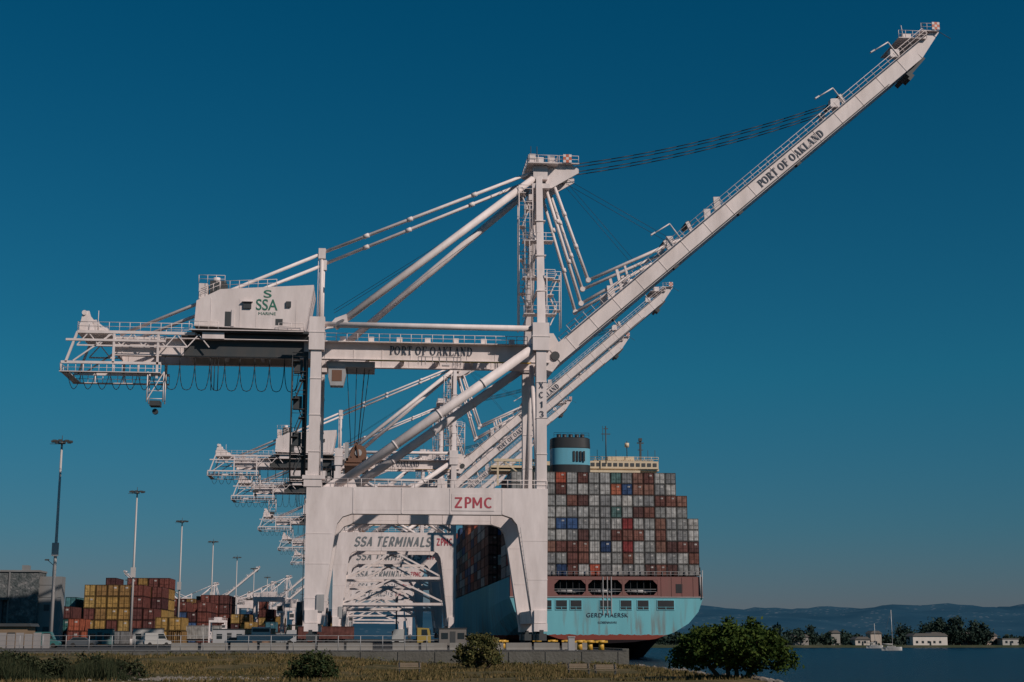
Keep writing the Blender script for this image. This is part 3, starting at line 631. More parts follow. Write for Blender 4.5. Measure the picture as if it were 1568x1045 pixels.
for (xa,xb) in ((38,29.0),(41.3,29.0)): m.wire([(xa,y0-.1,8.4),((xa+xb)/2,y0-40,3.2),(xb,y0-86,.6)],.06,0,5)
m.obj('stern_fairleads',[BLACK,HUL],ship)
text('ship_name','GERD MAERSK',9.5,.95,(55.2,SY-.1,6.4),NAVY,ship,offset=.0,space=1.1)
text('ship_port','KOBENHAVN',4.2,.5,(55.2,SY-.1,4.8),NAVY,ship,offset=.0)
m=MB()
for bay in range(2):
    for t in range(9):
        nc=17
        if t>=7: nc=15
        elif t>=5: nc=16
        if bay==1 and t==8: nc=13
        for c in range(nc):
            container(m,SX0+.45+c*2.555,SY+1.6+bay*13.2,15.3+t*2.62,pick(),detail=(bay==0 or c==0))
Y=SY+62; bay=0
while Y<655:
    tt=random.choice((7,8,8,9)) if Y<600 else random.choice((5,6,7))
    wn=1 if Y<600 else 1-((Y-600)/110)**2
    ncol=int(17*wn)
    xs=SC-ncol*2.555/2
    for t in range(tt):
        for c in range(ncol):
            if t>=tt-2 or c in (0,ncol-1) or bay==0: container(m,xs+c*2.555,Y,15.3+t*2.62,pick((.3,.4,.3)),detail=(c==0))
    Y+=13.4; bay+=1
m.obj('container_cargo',[CONT],ship,col=True)
m=MB()
m.box(SX0+5,SX1-5,388,400,15,44.5,0)
m.box(SX0-.3,SX1+.2,389,397,44.5,45.0,0); 
m.box(58.5,77.2,388.5,397,45,47.0,0); m.box(33.0,46,389,397,44.0,45.6,0); m.box(46,58.5,389,397,45,46.8,0)
for i in range(12): m.box(59.2+i*1.5,60.2+i*1.5,388.4,388.52,45.6,46.5,1)
m.box(60,76,389,396,47.0,47.3,0); m.box(64,71,390,395,47.3,48.4,0)
m.rail((58.5,388.6,47.0),(77.2,388.6,47.0),m=0,r=.07); m.rail((33,389,45.6),(46,389,45.6),m=0,r=.07)
m.pipe((69,389.5,48),(69,389.5,52.4),.12,1,6); m.pipe((69,389.5,50.8),(69,389.5,51.9),.6,0,12)
m.beam((72.6,389.5,47.3),(72.6,389.5,53),.5,.5,1); m.box(71.9,73.3,389.4,389.6,50.0,50.2,1); m.box(71.7,73.5,389.4,389.6,51.8,52.1,1)
m.box(72.2,73,389,390,52.4,53.2,1)
m.pipe((63.0,387,46),(63.0,387,56),.16,1,6); m.box(61.8,64.2,386.9,387.1,53.8,54.0,1); m.box(62.4,63.6,386.9,387.1,55.2,55.4,1); m.pipe((62.2,387,52),(62.2,387,56),.06,1,4)
for x in (66,74.5,76.4,61): m.pipe((x,389,47),(x,389,50.0),.07,1,4)
m.beam((33.5,386,46.6),(46,386,46.6),.7,.7,2); m.beam((34.5,386,40),(34.5,386,47),.5,.5,2); m.beam((42,386,40),(42,386,46.6),.5,.5,2); m.beam((36,386,46.4),(41.5,386,42),.3,.3,2)
m.obj('accommodation_block',[CREAM,DARK,CREAM],ship)
m=MB()
fx0,fx1=47.4,57.6
def oval(z,sx=1,sy=1):
    out=[]
    for k in range(24):
        a=2*math.pi*k/24; ca,sa=math.cos(a),math.sin(a)
        out.append(((fx0+fx1)/2+5.1*sx*math.copysign(abs(ca)**.6,ca),380+3.6*sy*math.copysign(abs(sa)**.6,sa),z))
    return out
lv=[(38,1,0),(44.6,1,2),(48.8,1,0),(49.0,1.01,2),(51.4,.99,2),(51.6,.92,2)]
vs=[];
for z,s_,mi in lv: vs+=oval(z,s_,s_)
for i in range(len(lv)-1):
    mi={0:1,1:0,2:1,3:1,4:1}[i]
    m.add(vs[i*24:(i+2)*24],[(j,(j+1)%24,24+(j+1)%24,24+j) for j in range(24)],mi,True)
m.add(vs[-24:],[tuple(range(24))],1)
for i in range(4): m.box(52.8+i*.85,53.3+i*.85,376.2,376.45,45.4,48.0,1)
for x in (49.5,51,52.6,54.2,55.6): m.pipe((x,379,51),(x,379,52.6),.55,1,10)
m.rail((48,376.8,51.6),(57,376.8,51.6),m=1)
m.obj('funnel',[BLUEF,BLACK],ship)

# ------------------------------------------------------------------ ground / quay / water / hills
def plane(name,pts,mat):
    me=bpy.data.meshes.new(name); me.from_pydata(pts,[],[tuple(range(len(pts)))]); me.materials.append(mat)
    o=bpy.data.objects.new(name,me); COL.objects.link(o); return o
plane('water',[(-9000,-2000,-3.5),(9000,-2000,-3.5),(9000,14000,-3.5),(-9000,14000,-3.5)],WATER)
m=MB(); m.box(-1500,29,166,2600,-6,0,0); m.box(-1500,29.02,165.6,166.0,-6,-.12,1); m.box(28.6,29.3,166.02,1300,-6,.2,1)
for y in range(180,900,14): m.box(29.3,30.3,y,y+1.2,-3.6,-.3,2)
for x in range(-60,29,4): m.box(x,x+.06,165.55,165.6,-4,-.14,2)
m.obj('quay',[ASPH,CONC,BLACK],None)
m=MB(); 
for x in (CX-2.85,CX+27.6):
    m.box(x-.08,x+.08,168,1200,0,.05,0)
m.obj('crane_rail',[GREY])
def th(x,y):
    z=-1.75
    k=max(0,min(1,(60-y)/60)); z=z*(1-k)+(-.5)*k
    l=max(0,min(1,(8-x)/14)); b=max(0,min(1,(y-124)/34)); z+=1.3*l*b
    b2=max(0,min(1,(y-140)/24)); z+=.25*b2*(1-l)
    z+=.16*noise.noise(Vector((x*.12,y*.12,0)))+.06*noise.noise(Vector((x*.5,y*.5,3)))
    e=max(0,min(1,(x-29.5)/7)); z-=e*3.6
    return z
nx,ny=150,150
xs=np.linspace(-190,38,nx); yy=np.linspace(-60,165.8,ny)
vs=[(float(x),float(y),th(x,y)) for y in yy for x in xs]
fs=[(j*nx+i,j*nx+i+1,(j+1)*nx+i+1,(j+1)*nx+i) for j in range(ny-1) for i in range(nx-1)]
me=bpy.data.meshes.new('ground'); me.from_pydata(vs,[],fs); me.materials.append(LAWN)
me.polygons.foreach_set('use_smooth',[True]*len(fs)); g=bpy.data.objects.new('ground',me); COL.objects.link(g)

m=MB(); m.box(150,1500,790,2600,-6,-2.3,0); m.obj('far_shore',[SHORE])
nx2,ny2=260,14
vs=[]
for j in range(ny2):
    for i in range(nx2):
        x=-4000+9500*i/(nx2-1); y=3600+j*110
        env=math.sin(math.pi*min(1,j/(ny2-1)*1.0)/2)
        h=(52+16*noise.noise(Vector((x*.0014,y*.0016,1)))+11*noise.noise(Vector((x*.005,y*.004,5)))+4*noise.noise(Vector((x*.02,y*.02,9))))
        h*= (1.0 if x>600 else .85)
        vs.append((x,y,-5+env*h*2.05))
fs=[(j*nx2+i,j*nx2+i+1,(j+1)*nx2+i+1,(j+1)*nx2+i) for j in range(ny2-1) for i in range(nx2-1)]
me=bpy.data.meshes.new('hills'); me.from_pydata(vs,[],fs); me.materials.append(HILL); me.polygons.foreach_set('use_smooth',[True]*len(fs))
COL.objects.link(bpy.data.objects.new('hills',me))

# ------------------------------------------------------------------ foliage
def leaves(name,clumps,n_per,size,mat,parent=None,squash=.8):
    C=[]
    for (x,y,z,r) in clumps:
        k=max(8,int(n_per*r*r))
        d=rng.normal(size=(k,3)); d/=np.linalg.norm(d,axis=1)[:,None]
        rad=r*(rng.random((k,1))**.4)*(1+.25*rng.normal(size=(k,1)))
        p=d*rad; p[:,2]*=squash; C.append(p+np.array([x,y,z]))
    P=np.concatenate(C); n=len(P)
    a=rng.normal(size=(n,3)); a/=np.linalg.norm(a,axis=1)[:,None]
    b=rng.normal(size=(n,3)); b-=a*np.sum(a*b,axis=1)[:,None]; b/=np.linalg.norm(b,axis=1)[:,None]
    s=size*(.6+.8*rng.random((n,1)))
    V=np.stack([P-a*s,P-b*s*.55,P+a*s,P+b*s*.55],axis=1).reshape(-1,3)
    me=bpy.data.meshes.new(name); me.vertices.add(4*n); me.vertices.foreach_set('co',V.astype(np.float32).ravel())
    me.loops.add(4*n); me.loops.foreach_set('vertex_index',np.arange(4*n,dtype=np.int32))
    me.polygons.add(n); me.polygons.foreach_set('loop_start',np.arange(0,4*n,4,dtype=np.int32)); me.polygons.foreach_set('loop_total',np.full(n,4,dtype=np.int32))
    me.materials.append(mat); me.update(calc_edges=True); me.validate()
    o=bpy.data.objects.new(name,me); COL.objects.link(o)
    if parent: o.parent=parent
    return o
def tree(name,x,y,rx,ry,z0,z1,nc,mat,trunks=3,leaf=.16,dens=260,cr=(.5,1.0),droop=.25):
    base=th(x,y) if y<166 else 0
    r=empty(name); cl=[]
    zc=(z0+z1)/2; rz=(z1-z0)/2
    while len(cl)<nc:
        d=rng.normal(size=3); d/=np.linalg.norm(d); q=rng.random()**.35
        cx=x+d[0]*rx*q; cy=y+d[1]*ry*q; cz=zc+d[2]*rz*q*(.9 if d[2]>0 else .8)
        cz-= droop*rz*(abs(d[0]*q)**2)
        cl.append((cx,cy,cz,rng.uniform(*cr)))
    leaves('crown',cl,dens,leaf,mat,r)
    m=MB()
    for k in range(trunks):
        a=(k-(trunks-1)/2)*1.1; p=Vector((x+a*.5,y,base-.2)); q=Vector((x+a*1.2+random.uniform(-.3,.3),y+random.uniform(-.4,.4),z0+rz*.5))
        m.pipe(p,q,.2,0,8,.12)
        for j in range(6):
            c=cl[random.randrange(len(cl))]; m.pipe(p.lerp(q,.5+.08*j),(c[0],c[1],c[2]),.09,0,5,.03)
    m.obj('trunk',[BARK],r)
    return r
tree('broadleaf_tree',28.3,115,4.7,3.8,-1.15,2.7,150,LEAF,4,.15,300,(.4,.95),.55)
tree('round_shrub',11.5,150,2.4,2.1,-1.7,1.9,64,LEAF2,3,.13,280,(.4,.75))
tree('dense_shrub',-3.7,118,1.95,1.9,-2.6,.75,66,LEAF5,2,.12,320,(.4,.65),.7)
for (x,y,rx,z1,n) in ((-26.5,120,3.4,.25,60),(-21.2,121,3.2,.15,56),(-31,122,4,.35,56),(-17.6,119,1.8,-.3,26),(-23.5,118.5,2.6,-.1,40),(-28.8,118,2.6,.0,40)):
    tree('scrub_bush',x,y,rx,2.0,-2.2,z1,n,LEAF3,3,.12,240,(.35,.8))
n=9000
gx=rng.uniform(-36,-15.5,n); gy=rng.uniform(115.5,123,n); gz=np.array([th(float(a),float(b)) for a,b in zip(gx,gy)])
hh=rng.uniform(.8,1.9,n)*(.75+.35*np.sin(gx*.9)+.15*np.sin(gx*2.3)); hh*=np.clip((-15-gx)/4,.15,1); an=rng.uniform(0,math.pi,n); lx=rng.normal(size=n)*.25
V=np.zeros((n,3,3)); w_=.035
V[:,0]=np.stack([gx-w_*np.cos(an),gy-w_*np.sin(an),gz],1); V[:,1]=np.stack([gx+w_*np.cos(an),gy+w_*np.sin(an),gz],1); V[:,2]=np.stack([gx+lx,gy+lx*.4,gz+hh],1)
def trimesh(name,V,mat):
    n=len(V); me=bpy.data.meshes.new(name); me.vertices.add(3*n); me.vertices.foreach_set('co',V.astype(np.float32).ravel()); me.loops.add(3*n); me.loops.foreach_set('vertex_index',np.arange(3*n,dtype=np.int32))
    me.polygons.add(n); me.polygons.foreach_set('loop_start',np.arange(0,3*n,3,dtype=np.int32)); me.polygons.foreach_set('loop_total',np.full(n,3,dtype=np.int32)); me.materials.append(mat); me.update(calc_edges=True)
    o=bpy.data.objects.new(name,me); COL.objects.link(o); return o
trimesh('reeds',V,LEAF3)
cl=[]
for i in range(640):
    x=random.uniform(165,560); y=random.uniform(797,900); g_=noise.noise(Vector((x*.035,0,0)))+.5*noise.noise(Vector((x*.11,4,0))); h=random.uniform(3,8)*(.7+max(0,g_)*2.2)
    if y<803 and random.random()<.6: h*=.5
    cl.append((x,y,-2.3+h*.5,h*.5)); 
    if random.random()<.4: cl.append((x+random.uniform(-2,2),y,-2.3+h,h*.3))
leaves('distant_tree_line',cl,12,.85,LEAF4)
cl=[]
for i in range(160):
    x=random.uniform(-330,-30); y=random.uniform(1200,1500); cl.append((x,y,random.uniform(2,8),random.uniform(4,8)))
leaves('distant_tree_line',cl,5,1.6,LEAF4)
n=70000
gx=rng.uniform(-46,30,n); gy=rng.uniform(111,165,n)
keep=np.array([noise.noise(Vector((float(a)*.15,float(b)*.15,7)))+.3*noise.noise(Vector((float(a)*.6,float(b)*.6,2)))>-.08 for a,b in zip(gx,gy)]); gx=gx[keep]; gy=gy[keep]; n=len(gx)
gz=np.array([th(float(a),float(b)) for a,b in zip(gx,gy)])
hh=rng.uniform(.08,.34,n); ww=rng.uniform(.03,.08,n); lx=rng.normal(size=n)*.07; an=rng.uniform(0,math.pi,n)
V=np.zeros((n,3,3)); V[:,0]=np.stack([gx-ww*np.cos(an),gy-ww*np.sin(an),gz-.02],1); V[:,1]=np.stack([gx+ww*np.cos(an),gy+ww*np.sin(an),gz-.02],1); V[:,2]=np.stack([gx+lx,gy+lx,gz+hh],1)
trimesh('grass',V,GRASSB)
cl=[]
for i in range(150):
    x=random.uniform(-60,27); y=random.uniform(160,165); cl.append((x,y,th(x,y)+.12,random.uniform(.2,.5)))
leaves('weeds',cl,160,.1,LEAF2)
import bmesh
bm=bmesh.new(); bmesh.ops.create_icosphere(bm,subdivisions=1,radius=1); IV=[v.co.copy() for v in bm.verts]; IF=[[v.index for v in f.verts] for f in bm.faces]; bm.free()
m=MB()
def rock(x,y,z,s):
    o=random.uniform(0,99); sx,sy,sz=s*random.uniform(.8,1.5),s*random.uniform(.8,1.2),s*random.uniform(.5,.8)
    m.add([(x+v.x*sx*(1+.35*noise.noise(v+Vector((o,0,0)))),y+v.y*sy*(1+.3*noise.noise(v+Vector((0,o,0)))),z+v.z*sz*(1+.4*noise.noise(v+Vector((0,0,o))))) for v in IV],IF,0)
for i in range(700):
    x=random.uniform(29.6,34.5); y=random.uniform(95,165); rock(x,y,th(x,y)+.05,random.uniform(.2,.5))
for i in range(260):
    x=random.gauss(-12.5,3.6); y=random.gauss(118,1.6); rock(x,y,th(x,y)+.02,random.uniform(.08,.28))
m.obj('shore_rocks',[ROCK])

# ------------------------------------------------------------------ park furniture
def bench(x,y,rz=0):
    m=MB(); 
    for k in range(4): m.box(-1.0,1.0,-.25+k*.13,-.15+k*.13,.43,.47,0)
    for k in range(3): m.box(-1.0,1.0,.30+k*.02,.33+k*.02,.55+k*.13,.65+k*.13,0)
    for xx in (-.85,.85):
        m.box(xx-.04,xx+.04,-.22,-.14,0,.43,1); m.box(xx-.04,xx+.04,.26,.32,0,.95,1); m.box(xx-.04,xx+.04,-.25,.3,.38,.43,1); m.box(xx-.03,xx+.03,-.25,.3,.62,.66,1)
    o=m.obj('park_bench',[WOOD,DARK]); o.location=(x,y,th(x,y)); o.rotation_euler[2]=rz; return o
bench(4.2,131); bench(18.6,130); bench(20.9,130)
m=MB()
m.pipe((0,0,0),(0,0,.85),.34,0,12,.28); m.pipe((0,0,.8),(0,0,1.1),.52,0,12,.44); m.box(-.7,.7,-.3,.3,.82,1.05,0)
bd=m.obj('mooring_bollard',[YEL]); bd.location=(27.2,172,.0)
for (x,y) in ((25.3,176),(27.6,190),(18.6,200),(17.6,196),(16.5,198),(27.7,205),(27.7,220),(27.7,240),(26.2,174)):
    o=bpy.data.objects.new('mooring_bollard',bd.data); COL.objects.link(o); o.location=(x,y,0)
m=MB(); m.box(-.35,.35,-.35,.35,0,1.4,0); m.box(-.42,.42,-.42,.42,1.4,1.52,0); m.obj('concrete_post',[GREY]).location=(23.2,168,0)
m=MB(); x=-60
while x<8:
    m.pipe((x,167,0),(x,167,1.6),.04,0,5); x+=2.4
for z in (.05,.55,1.05,1.58): m.pipe((-60,167,z),(8,167,z),.02,0,4)
m.obj('quay_fence',[GREY])
bar=MB()
bar.add([(-1.5,-.3,0),(1.5,-.3,0),(1.5,.3,0),(-1.5,.3,0),(-1.5,-.12,.25),(1.5,-.12,.25),(1.5,.12,.25),(-1.5,.12,.25),(-1.5,-.08,.8),(1.5,-.08,.8),(1.5,.08,.8),(-1.5,.08,.8)],[(0,1,5,4),(4,5,9,8),(2,3,7,6),(6,7,11,10),(8,9,10,11),(0,4,7,3),(4,8,11,7),(1,2,6,5),(5,6,10,9)],0)
b0=bar.obj('concrete_barrier',[paint('barrier_concrete',(.22,.21,.19),.9,.4)]); b0.location=(-20,178,0)
for i in range(13):
    o=bpy.data.objects.new('concrete_barrier',b0.data); COL.objects.link(o); o.location=(-16.6+i*3.3+(2 if i>5 else 0),178+random.uniform(-.4,.4),0); o.rotation_euler[2]=random.uniform(-.06,.06)

# ------------------------------------------------------------------ light poles
m=MB(); m.pipe((0,0,0),(0,0,31),.30,0,10,.15); m.pipe((0,0,0),(0,0,1.2),.5,0,10)
m.pipe((0,0,30.6),(0,0,30.8),.5,1,12); 
for k in range(8):
    a=k*math.pi/4; c,s=math.cos(a),math.sin(a); m.pipe((0,0,31),(c*1.3,s*1.3,31.1),.06,1,5); m.box(c*1.3-.28,c*1.3+.28,s*1.3-.28,s*1.3+.28,30.8,31.1,1)
m.pipe((0,0,31),(0,0,31.9),.05,1,4); m.box(-1.8,-.3,-.1,.1,30.55,30.62,1)
m.pipe((0,0,12),(-1.1,0,12.9),.05,1,5); m.box(-1.5,-.9,-.2,.2,12.85,13.05,1); m.box(-.5,.5,-.5,-.3,13.5,15.5,0)
lpo=m.obj('high_mast_light',[paint('pole_steel',(.5,.47,.45),.5,.25),DARK]); lpo.location=(-46.2,235,0)
for Y in (316,396,480,573,665,760,850,960):
    o=bpy.data.objects.new('high_mast_light',lpo.data); COL.objects.link(o); o.location=(-46.4,Y,0); o.rotation_euler[2]=random.uniform(-.3,.3)
for (x,y) in ((-40,1050),(12,520),(-22,1250)):
    o=bpy.data.objects.new('high_mast_light',lpo.data); COL.objects.link(o); o.location=(x,y,0)

# ------------------------------------------------------------------ yard containers
YP=[(.38,.23,.07),(.33,.19,.06),(.4,.26,.09),(.28,.16,.06)]
DRP=[(.12,.045,.04),(.16,.055,.045),(.09,.035,.035),(.2,.065,.05)]
MIXP=YP+DRP+GREYS[:2]+[(.05,.14,.18),(.05,.10,.22),(.4,.11,.06)]
def stack(x0,ncol,y,tiers,pal,bays=2,ragged=.0,name='shipping_container_stack'):
    m=MB()
    for b_ in range(bays):
        for c in range(ncol):
            tt=tiers-(random.randint(0,2) if random.random()<ragged else 0)
            for t in range(tt): container(m,x0+c*2.56,y+b_*12.8,t*2.62+.1,random.choice(pal))
    return m.obj(name,[CONT],col=True)
stack(-62,4,350,5,YP+YP+DRP[:2],2,.1); stack(-51.4,2,350,5,DRP+YP[:1],2,.1); stack(-62,6,378,6,YP+DRP,1,.3)
stack(-67.2,2,356,4,[(.05,.16,.15),(.4,.11,.05),(.07,.2,.22)],1,.4)
stack(-47.0,3,398,4,DRP+[(.05,.10,.22)],2,.5)
stack(-47,4,430,5,DRP,2,.4); stack(-36,2,430,3,MIXP,2,.5); stack(-58,3,470,5,MIXP,2,.5)
stack(-33,3,500,5,YP+DRP,2,.5); stack(-22,3,560,4,MIXP,2,.5); stack(-28.5,4,380,2,MIXP,1,.8); stack(-39.5,2,300,2,YP,1,0); stack(-36.8,1,300,1,YP,1,0)
stack(-56,4,300,1,GREYS+MIXP,1,0); stack(-46,2,318,1,[(.1,.25,.25),(.4,.4,.38)],1,0)
stack(-14,3,620,4,MIXP,2,.5); stack(-70,2,410,4,[(.05,.2,.2),(.06,.12,.3)],1,.3); stack(-26,2,470,3,MIXP,1,.5); stack(-40,3,540,4,MIXP,2,.6)
stack(-60,3,322,2,MIXP,1,.6); stack(-66,2,330,3,[(.05,.16,.15),(.12,.045,.04)],1,.4)

# ------------------------------------------------------------------ warehouse & sheds
WALL=ground_mat('mottled_wall',(0.04,0.055,0.055),(0.10,0.11,0.11),(0.26,0.25,0.24),1.3)  # dark to pale grey-green mottling from noise
WALL2=paint('panel_wall',(0.20,0.21,0.21),.8,.4,.4)
wh=empty('warehouse')
m=MB(); m.box(-100,-53.2,258,264,0,12.1,0); m.box(-100.2,-53.1,257.8,264.2,12.1,12.4,1); m.box(-53.2,-49.6,259,262,0,11.4,1)
for z in (2,4,6,8,10): m.box(-53.1,-49.55,258.94,259,z,z+.12,1)
m.box(-50.7,-50.2,258.9,259,.0,11.3,1); m.box(-52.3,-51.3,258.92,259,1,3.2,2); m.box(-52.3,-51.4,258.92,259,5.8,6.8,2)
for x in range(-98,-53,5): m.box(x,x+.25,257.85,258,0,12.1,1)
m.box(-61,-58.6,257,258,3.2,7.5,2); m.box(-62,-57.8,256.5,258,7.5,7.9,2); m.pipe((-51.5,261,11.4),(-51.5,261,13.5),.15,1,6); m.box(-56,-55,258,260,12.4,13.2,1)
m.obj('warehouse_shell',[WALL,WALL2,DARK],wh)
m=MB(); m.box(-49.5,-45.2,214,219,0,2.9,0); m.prism([(-50,2.9),(-44.7,2.9),(-44.9,3.3),(-49.8,3.3)][::-1],213.6,219.4,1); m.box(-47.8,-46.8,213.94,214,0,2.1,1); m.box(-46.4,-45.6,213.95,214,1,2,2); m.box(-49.2,-48.3,213.95,214,1,2,2)
m.obj('small_shed',[paint('shed_wall',(0.22,0.15,0.09),.8,.3),DARK,GLASS])
m=MB()
for i in range(9):
    x=-52+i*1.15; m.box(x,x+1.0,212,212.3,0,1.9+.15*(i%2),0)
m.obj('slatted_fence',[paint('pale_board',(.28,.26,.25),.8,.3)])
def cabin(x,y,w,h,col):
    m=MB(); m.box(-w/2,w/2,0,2.5,.3,h,0); m.box(-w/2-.1,w/2+.1,-.1,2.6,h,h+.12,1)
    for k in (-.3,.3): m.box(k*w-.5,k*w+.5,-.03,0,1.2,2.1,2)
    m.box(-.4,.4,-.04,0,.3,2.3,1); m.box(-w/2+.3,-w/2+.6,.3,2.2,0,.3,1); m.box(w/2-.6,w/2-.3,.3,2.2,0,.3,1)
    m.obj('site_cabin',[paint('cabin_wall',col,.7,.3),DARK,GLASS]).location=(x,y,0)
cabin(-36.5,268,5,2.9,(.42,.41,.39)); cabin(-24,285,6,2.9,(.4,.4,.4)); cabin(-43.5,262,4,2.8,(.1,.2,.2)); cabin(13.5,225,4,2.7,(.16,.15,.14)); cabin(-17,262,5,2.8,(.3,.17,.1))

# ------------------------------------------------------------------ vehicles
def car(x,y,rz,col,van=False):
    m=MB(); h=1.0 if not van else 1.15; top=1.48 if not van else 2.2
    body=[(-2.2,.35),(2.2,.35),(2.25,.7),(2.1,.88),(1.1,h),(-2.1,h+.02),(-2.25,.75)]
    m.prism(body,-.88,.88,0)
    cab=[(1.0,h),(.35,top),(-1.4,top),(-1.95,h)] if not van else [(1.5,h),(.95,top),(-2.15,top),(-2.18,h)]
    m.prism(cab,-.78,.78,0); 
    win=[(.85,h+.03),(.3,top-.08),(-1.35,top-.08),(-1.75,h+.03)] if not van else [(1.35,h+.1),(.9,top-.15),(0,top-.15),(0,h+.1)]
    m.prism(win,-.79,-.78,1); m.prism(win,.78,.79,1)
    for xx in (-1.35,1.4):
        for yv in (-.9,.68): m.pipe((xx,yv,.33),(xx,yv+.22,.33),.33,2,14)
    o=m.obj('parked_van' if van else 'parked_car',[paint('car_paint',col,.3,.05),GLASS,TYRE]); o.location=(x,y,0); o.rotation_euler[2]=rz
def truck(x,y,rz,col,cc):
    r=empty('container_truck',(x,y,0),rz); m=MB()
    m.prism([(3.6,.6),(5.9,.6),(5.9,1.6),(5.6,3.0),(3.6,3.1)],-1.2,1.2,0); m.prism([(4.3,1.8),(5.4,1.8),(5.25,2.8),(4.3,2.8)],-1.21,-1.2,1); m.box(5.7,5.93,-1,1,1.9,2.7,1)
    m.box(-8.6,4.6,-.5,.5,.85,1.15,3); m.pipe((3.5,-1,1),(3.5,-1,3.6),.1,3,6)
    for xx in (5.0,3.0,1.8,-5.6,-6.9):
        for yv in (-1.2,.9): m.pipe((xx,yv,.5),(xx,yv+.3,.5),.5,2,14)
    m.obj('tractor_and_chassis',[paint('cab_paint',col,.4,.1),GLASS,TYRE,DARK],r)
    if cc:
        m=MB(); 
        m.box(-8.6,3.3,-1.22,1.22,1.2,3.8,0,cc); 
        for i in range(28): m.box(-8.5+i*.42,-8.3+i*.42,-1.25,-1.22,1.35,3.65,0,cc)
        m.box(-8.63,3.33,-1.26,1.26,3.68,3.82,0,tuple(v*.6 for v in cc)); m.obj('loaded_container',[CONT],r,col=True)
truck(6,262,0,(.35,.25,.06),None); truck(12,300,math.pi,(.4,.4,.38),None); truck(-30,310,0,(.5,.5,.5),(.36,.35,.33)); truck(-10,330,math.pi,(.4,.4,.4),(.15,.06,.05))
for (x,y,rz,c,v) in ((-42,238,.1,(.08,.09,.1),False),(-34,262,.3,(.4,.39,.37),True),(-20,256,0,(.3,.3,.3),False),(15,236,0,(.06,.06,.06),False),(-44.5,222,0,(.04,.15,.15),True)):
    car(x,y,rz,c,v)
def rtg(x,y,s=1):
    m=MB()
    for yy in (-5,5):
        for xx in (-4,4):
            m.box(xx-.35,xx+.35,yy-.4,yy+.4,1,12,0)
            for q in (-.9,.9): m.pipe((xx-.3,yy+q,.7),(xx+.3,yy+q,.7),.7,1,12)
        m.box(-4.4,4.4,yy-.5,yy+.5,12,13.2,0); m.rail((-4.4,yy,13.2),(4.4,yy,13.2))
    for xx in (-4,4): m.box(xx-.35,xx+.35,-5.6,5.6,1.2,2.0,0); m.beam((xx,-5,2),(xx,5,8),.3,.3,0)
    m.box(-2,2,-2,2,13.2,14.8,0); m.box(2.6,4.4,-6.4,-5.2,8.5,11,0); m.box(2.7,4.3,-6.45,-6.4,9.2,10.6,1)
    for a in (-1,1): m.pipe((a,0,6),(a,0,13),.05,1,4)
    m.box(-1.2,1.2,-6,6,5.6,6,1)
    o=m.obj('straddle_carrier',[WHITE,DARK]); o.location=(x,y,0); o.scale=(s,s,s)
for a in ((-27,455),(-24,540),(-15,500),(-20,640),(-8,700),(-30,600),(-40,560)): rtg(*a)
rtg(-27.5,300,.36)
m=MB(); m.prism([(-4,.9),(3,.9),(4.6,1.9),(-4,1.8)],-1.1,1.1,0); m.box(-2,.6,-.8,.8,1.85,2.9,0); m.box(-1.9,.5,-.82,-.8,2.2,2.7,1); m.box(-3.6,4.8,-.1,.1,.5,.65,1)
for xx in (-1.6,-.6): m.pipe((xx,-1.1,.35),(xx,-.85,.35),.35,1,12)
m.obj('workboat_on_trailer',[paint('gelcoat',(.55,.54,.52),.3,.1),DARK]).location=(-13.5,222,0)

# ------------------------------------------------------------------ far shore houses and sailboat
def house(x,y,w,d,h,col,roof=1.4,flat=False):
    m=MB(); m.box(-w/2,w/2,0,d,0,h,0)
    if flat: m.box(-w/2-.3,w/2+.3,-.3,d+.3,h,h+.4,1)
    else: m.prism([(-w/2-.5,h),(w/2+.5,h),(w/2-1.5,h+roof),(-w/2+1.5,h+roof)][::1],-.5,d+.5,1)
    k=-w/2+1.5
    while k<w/2-1.5: m.box(k,k+1.3,-.04,0,1.0,2.3,2); k+=3.2
    m.box(-.5,.5,-.05,0,0,2.1,2)
    o=m.obj('waterfront_house',[paint('house_wall',col,.8,.15),paint('house_roof',(.12,.11,.10),.9,.2),GLASS]); o.location=(x,y,-2.3)
for a in ((304,795,19,10,4.8,(.62,.56,.5),1.5,False),(314,812,8,8,5.4,(.3,.27,.25),1.6,False),(267,796,8,8,3.0,(.52,.46,.4),1.5,False),(278,806,6,8,6.2,(.45,.38,.32),1.5,False),
          (350,798,9,8,3.2,(.42,.4,.37),1.2,True),(343,806,6,8,5,(.35,.28,.24),1.4,False),(236,806,9,8,4.4,(.26,.24,.22),1.3,False),(258,814,5,6,6.5,(.3,.28,.25),1.4,False),(330,810,7,8,5.5,(.3,.2,.16),1.4,False),(395,800,16,8,4,(.4,.4,.4),1.4,False),(218,812,6,6,5,(.3,.3,.28),1.4,False)):
    house(*a)
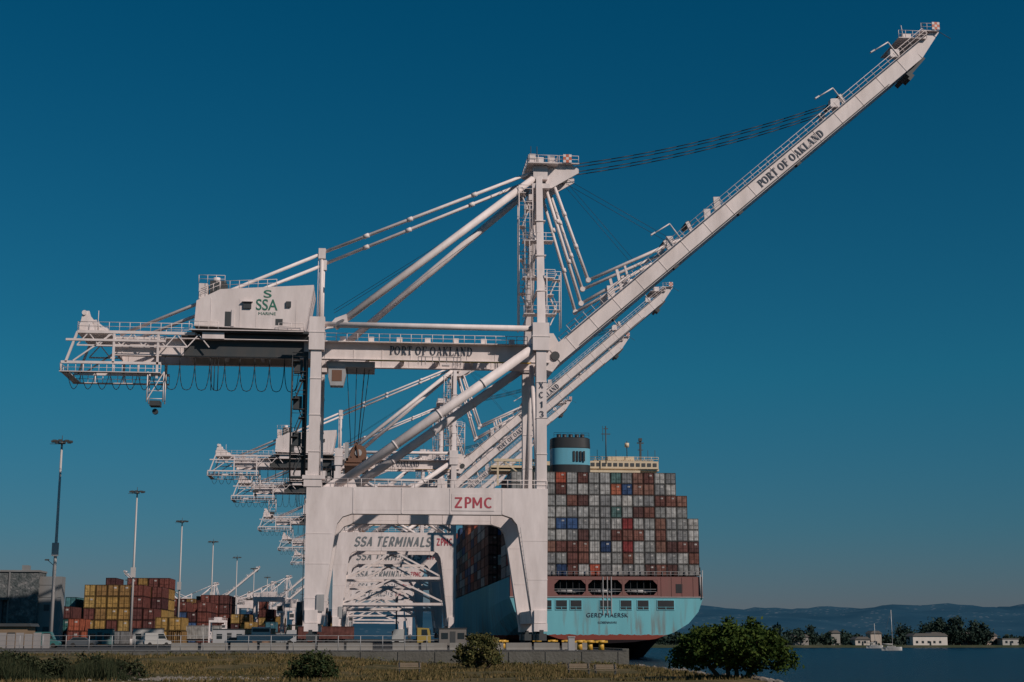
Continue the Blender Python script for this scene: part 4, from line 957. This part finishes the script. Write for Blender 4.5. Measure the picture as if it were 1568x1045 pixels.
def sail(x,y,h):
    m=MB(); vs=[];
    n=7
    for i in range(n):
        t=i/(n-1); w=1.5*math.sin(math.pi*(.12+.88*(1-t)))**.6 if i<n-1 else .05; X=-4+8.5*t
        vs+=[(X,-w,1.1+.25*t),(X,-w*.6,-.2),(X,w*.6,-.2),(X,w,1.1+.25*t)]
    fs=[]
    for i in range(n-1):
        for j in range(3): fs.append((i*4+j,i*4+j+1,i*4+4+j+1,i*4+4+j))
        fs.append((i*4,i*4+4,i*4+7,i*4+3))
    fs.append((0,1,2,3)); m.add(vs,fs,0)
    m.box(-1.8,1.6,-.8,.8,1.15,1.7,0); m.box(-1.6,1.4,-.82,-.8,1.3,1.55,1)
    m.pipe((.6,0,1.2),(.6,0,h),.12,0,6); m.pipe((.6,0,2.4),(-3.6,0,2.5),.18,0,6); m.pipe((.6,0,h),(4.4,0,1.4),.04,1,4); m.pipe((.6,0,h),(-4,0,1.4),.04,1,4); m.pipe((.6,-1,h*.6),(.6,1,h*.6),.06,1,4)
    m.obj('sailboat',[paint('boat_white',(.5,.49,.47),.3,.1),DARK]).location=(x,y,-3.4)
sail(213,600,16); sail(254,740,12)

# ------------------------------------------------------------------ sky, sun, camera
EL=math.radians(37); RO=math.radians(137)
w=bpy.data.worlds.new('World'); scene.world=w; w.use_nodes=True; N=w.node_tree.nodes; L=w.node_tree.links
sky=N.new('ShaderNodeTexSky'); sky.sky_type='NISHITA'; sky.sun_disc=False; sky.sun_elevation=EL; sky.sun_rotation=RO
sky.air_density=1.0; sky.dust_density=0.2; sky.ozone_density=4.0; sky.altitude=0
# filter of the sky light with elevation (polarised, hazy horizon)
tc=N.new('ShaderNodeTexCoord'); sp=N.new('ShaderNodeSeparateXYZ'); L.new(tc.outputs['Generated'],sp.inputs[0])
rp=N.new('ShaderNodeValToRGB'); L.new(sp.outputs[2],rp.inputs[0]); e=rp.color_ramp.elements
e[0].position=.0; e[0].color=(.26,.25,.39,1); e[1].position=.40; e[1].color=(.015,.46,.56,1)
k=e.new(.17); k.color=(.08,.48,.54,1); k=e.new(.07); k.color=(.16,.36,.46,1)
mul=N.new('ShaderNodeMix'); mul.data_type='RGBA'; mul.blend_type='MULTIPLY'; mul.inputs[0].default_value=1
L.new(sky.outputs[0],mul.inputs[6]); L.new(rp.outputs[0],mul.inputs[7]); bg=N['Background']; L.new(mul.outputs[2],bg.inputs[0]); bg.inputs[1].default_value=.068
sd=bpy.data.lights.new('sun','SUN'); sd.energy=3.4; sd.angle=math.radians(.5); sd.color=(1,.88,.80)
so=bpy.data.objects.new('sun',sd); COL.objects.link(so)
ts=Vector((math.sin(RO)*math.cos(EL),math.cos(RO)*math.cos(EL),math.sin(EL)))
so.rotation_euler=(-ts).to_track_quat('-Z','Y').to_euler(); so.location=ts*300
cd=bpy.data.cameras.new('camera'); cd.lens=52.8; cd.sensor_width=36; cd.clip_end=20000; cd.clip_start=.5
co=bpy.data.objects.new('camera',cd); COL.objects.link(co); co.location=(0,0,1.3)
co.rotation_euler=(math.radians(90+11.2),0,-math.radians(5.65)); scene.camera=co
scene.view_settings.view_transform='Standard'; scene.view_settings.look='None'; scene.view_settings.exposure=0
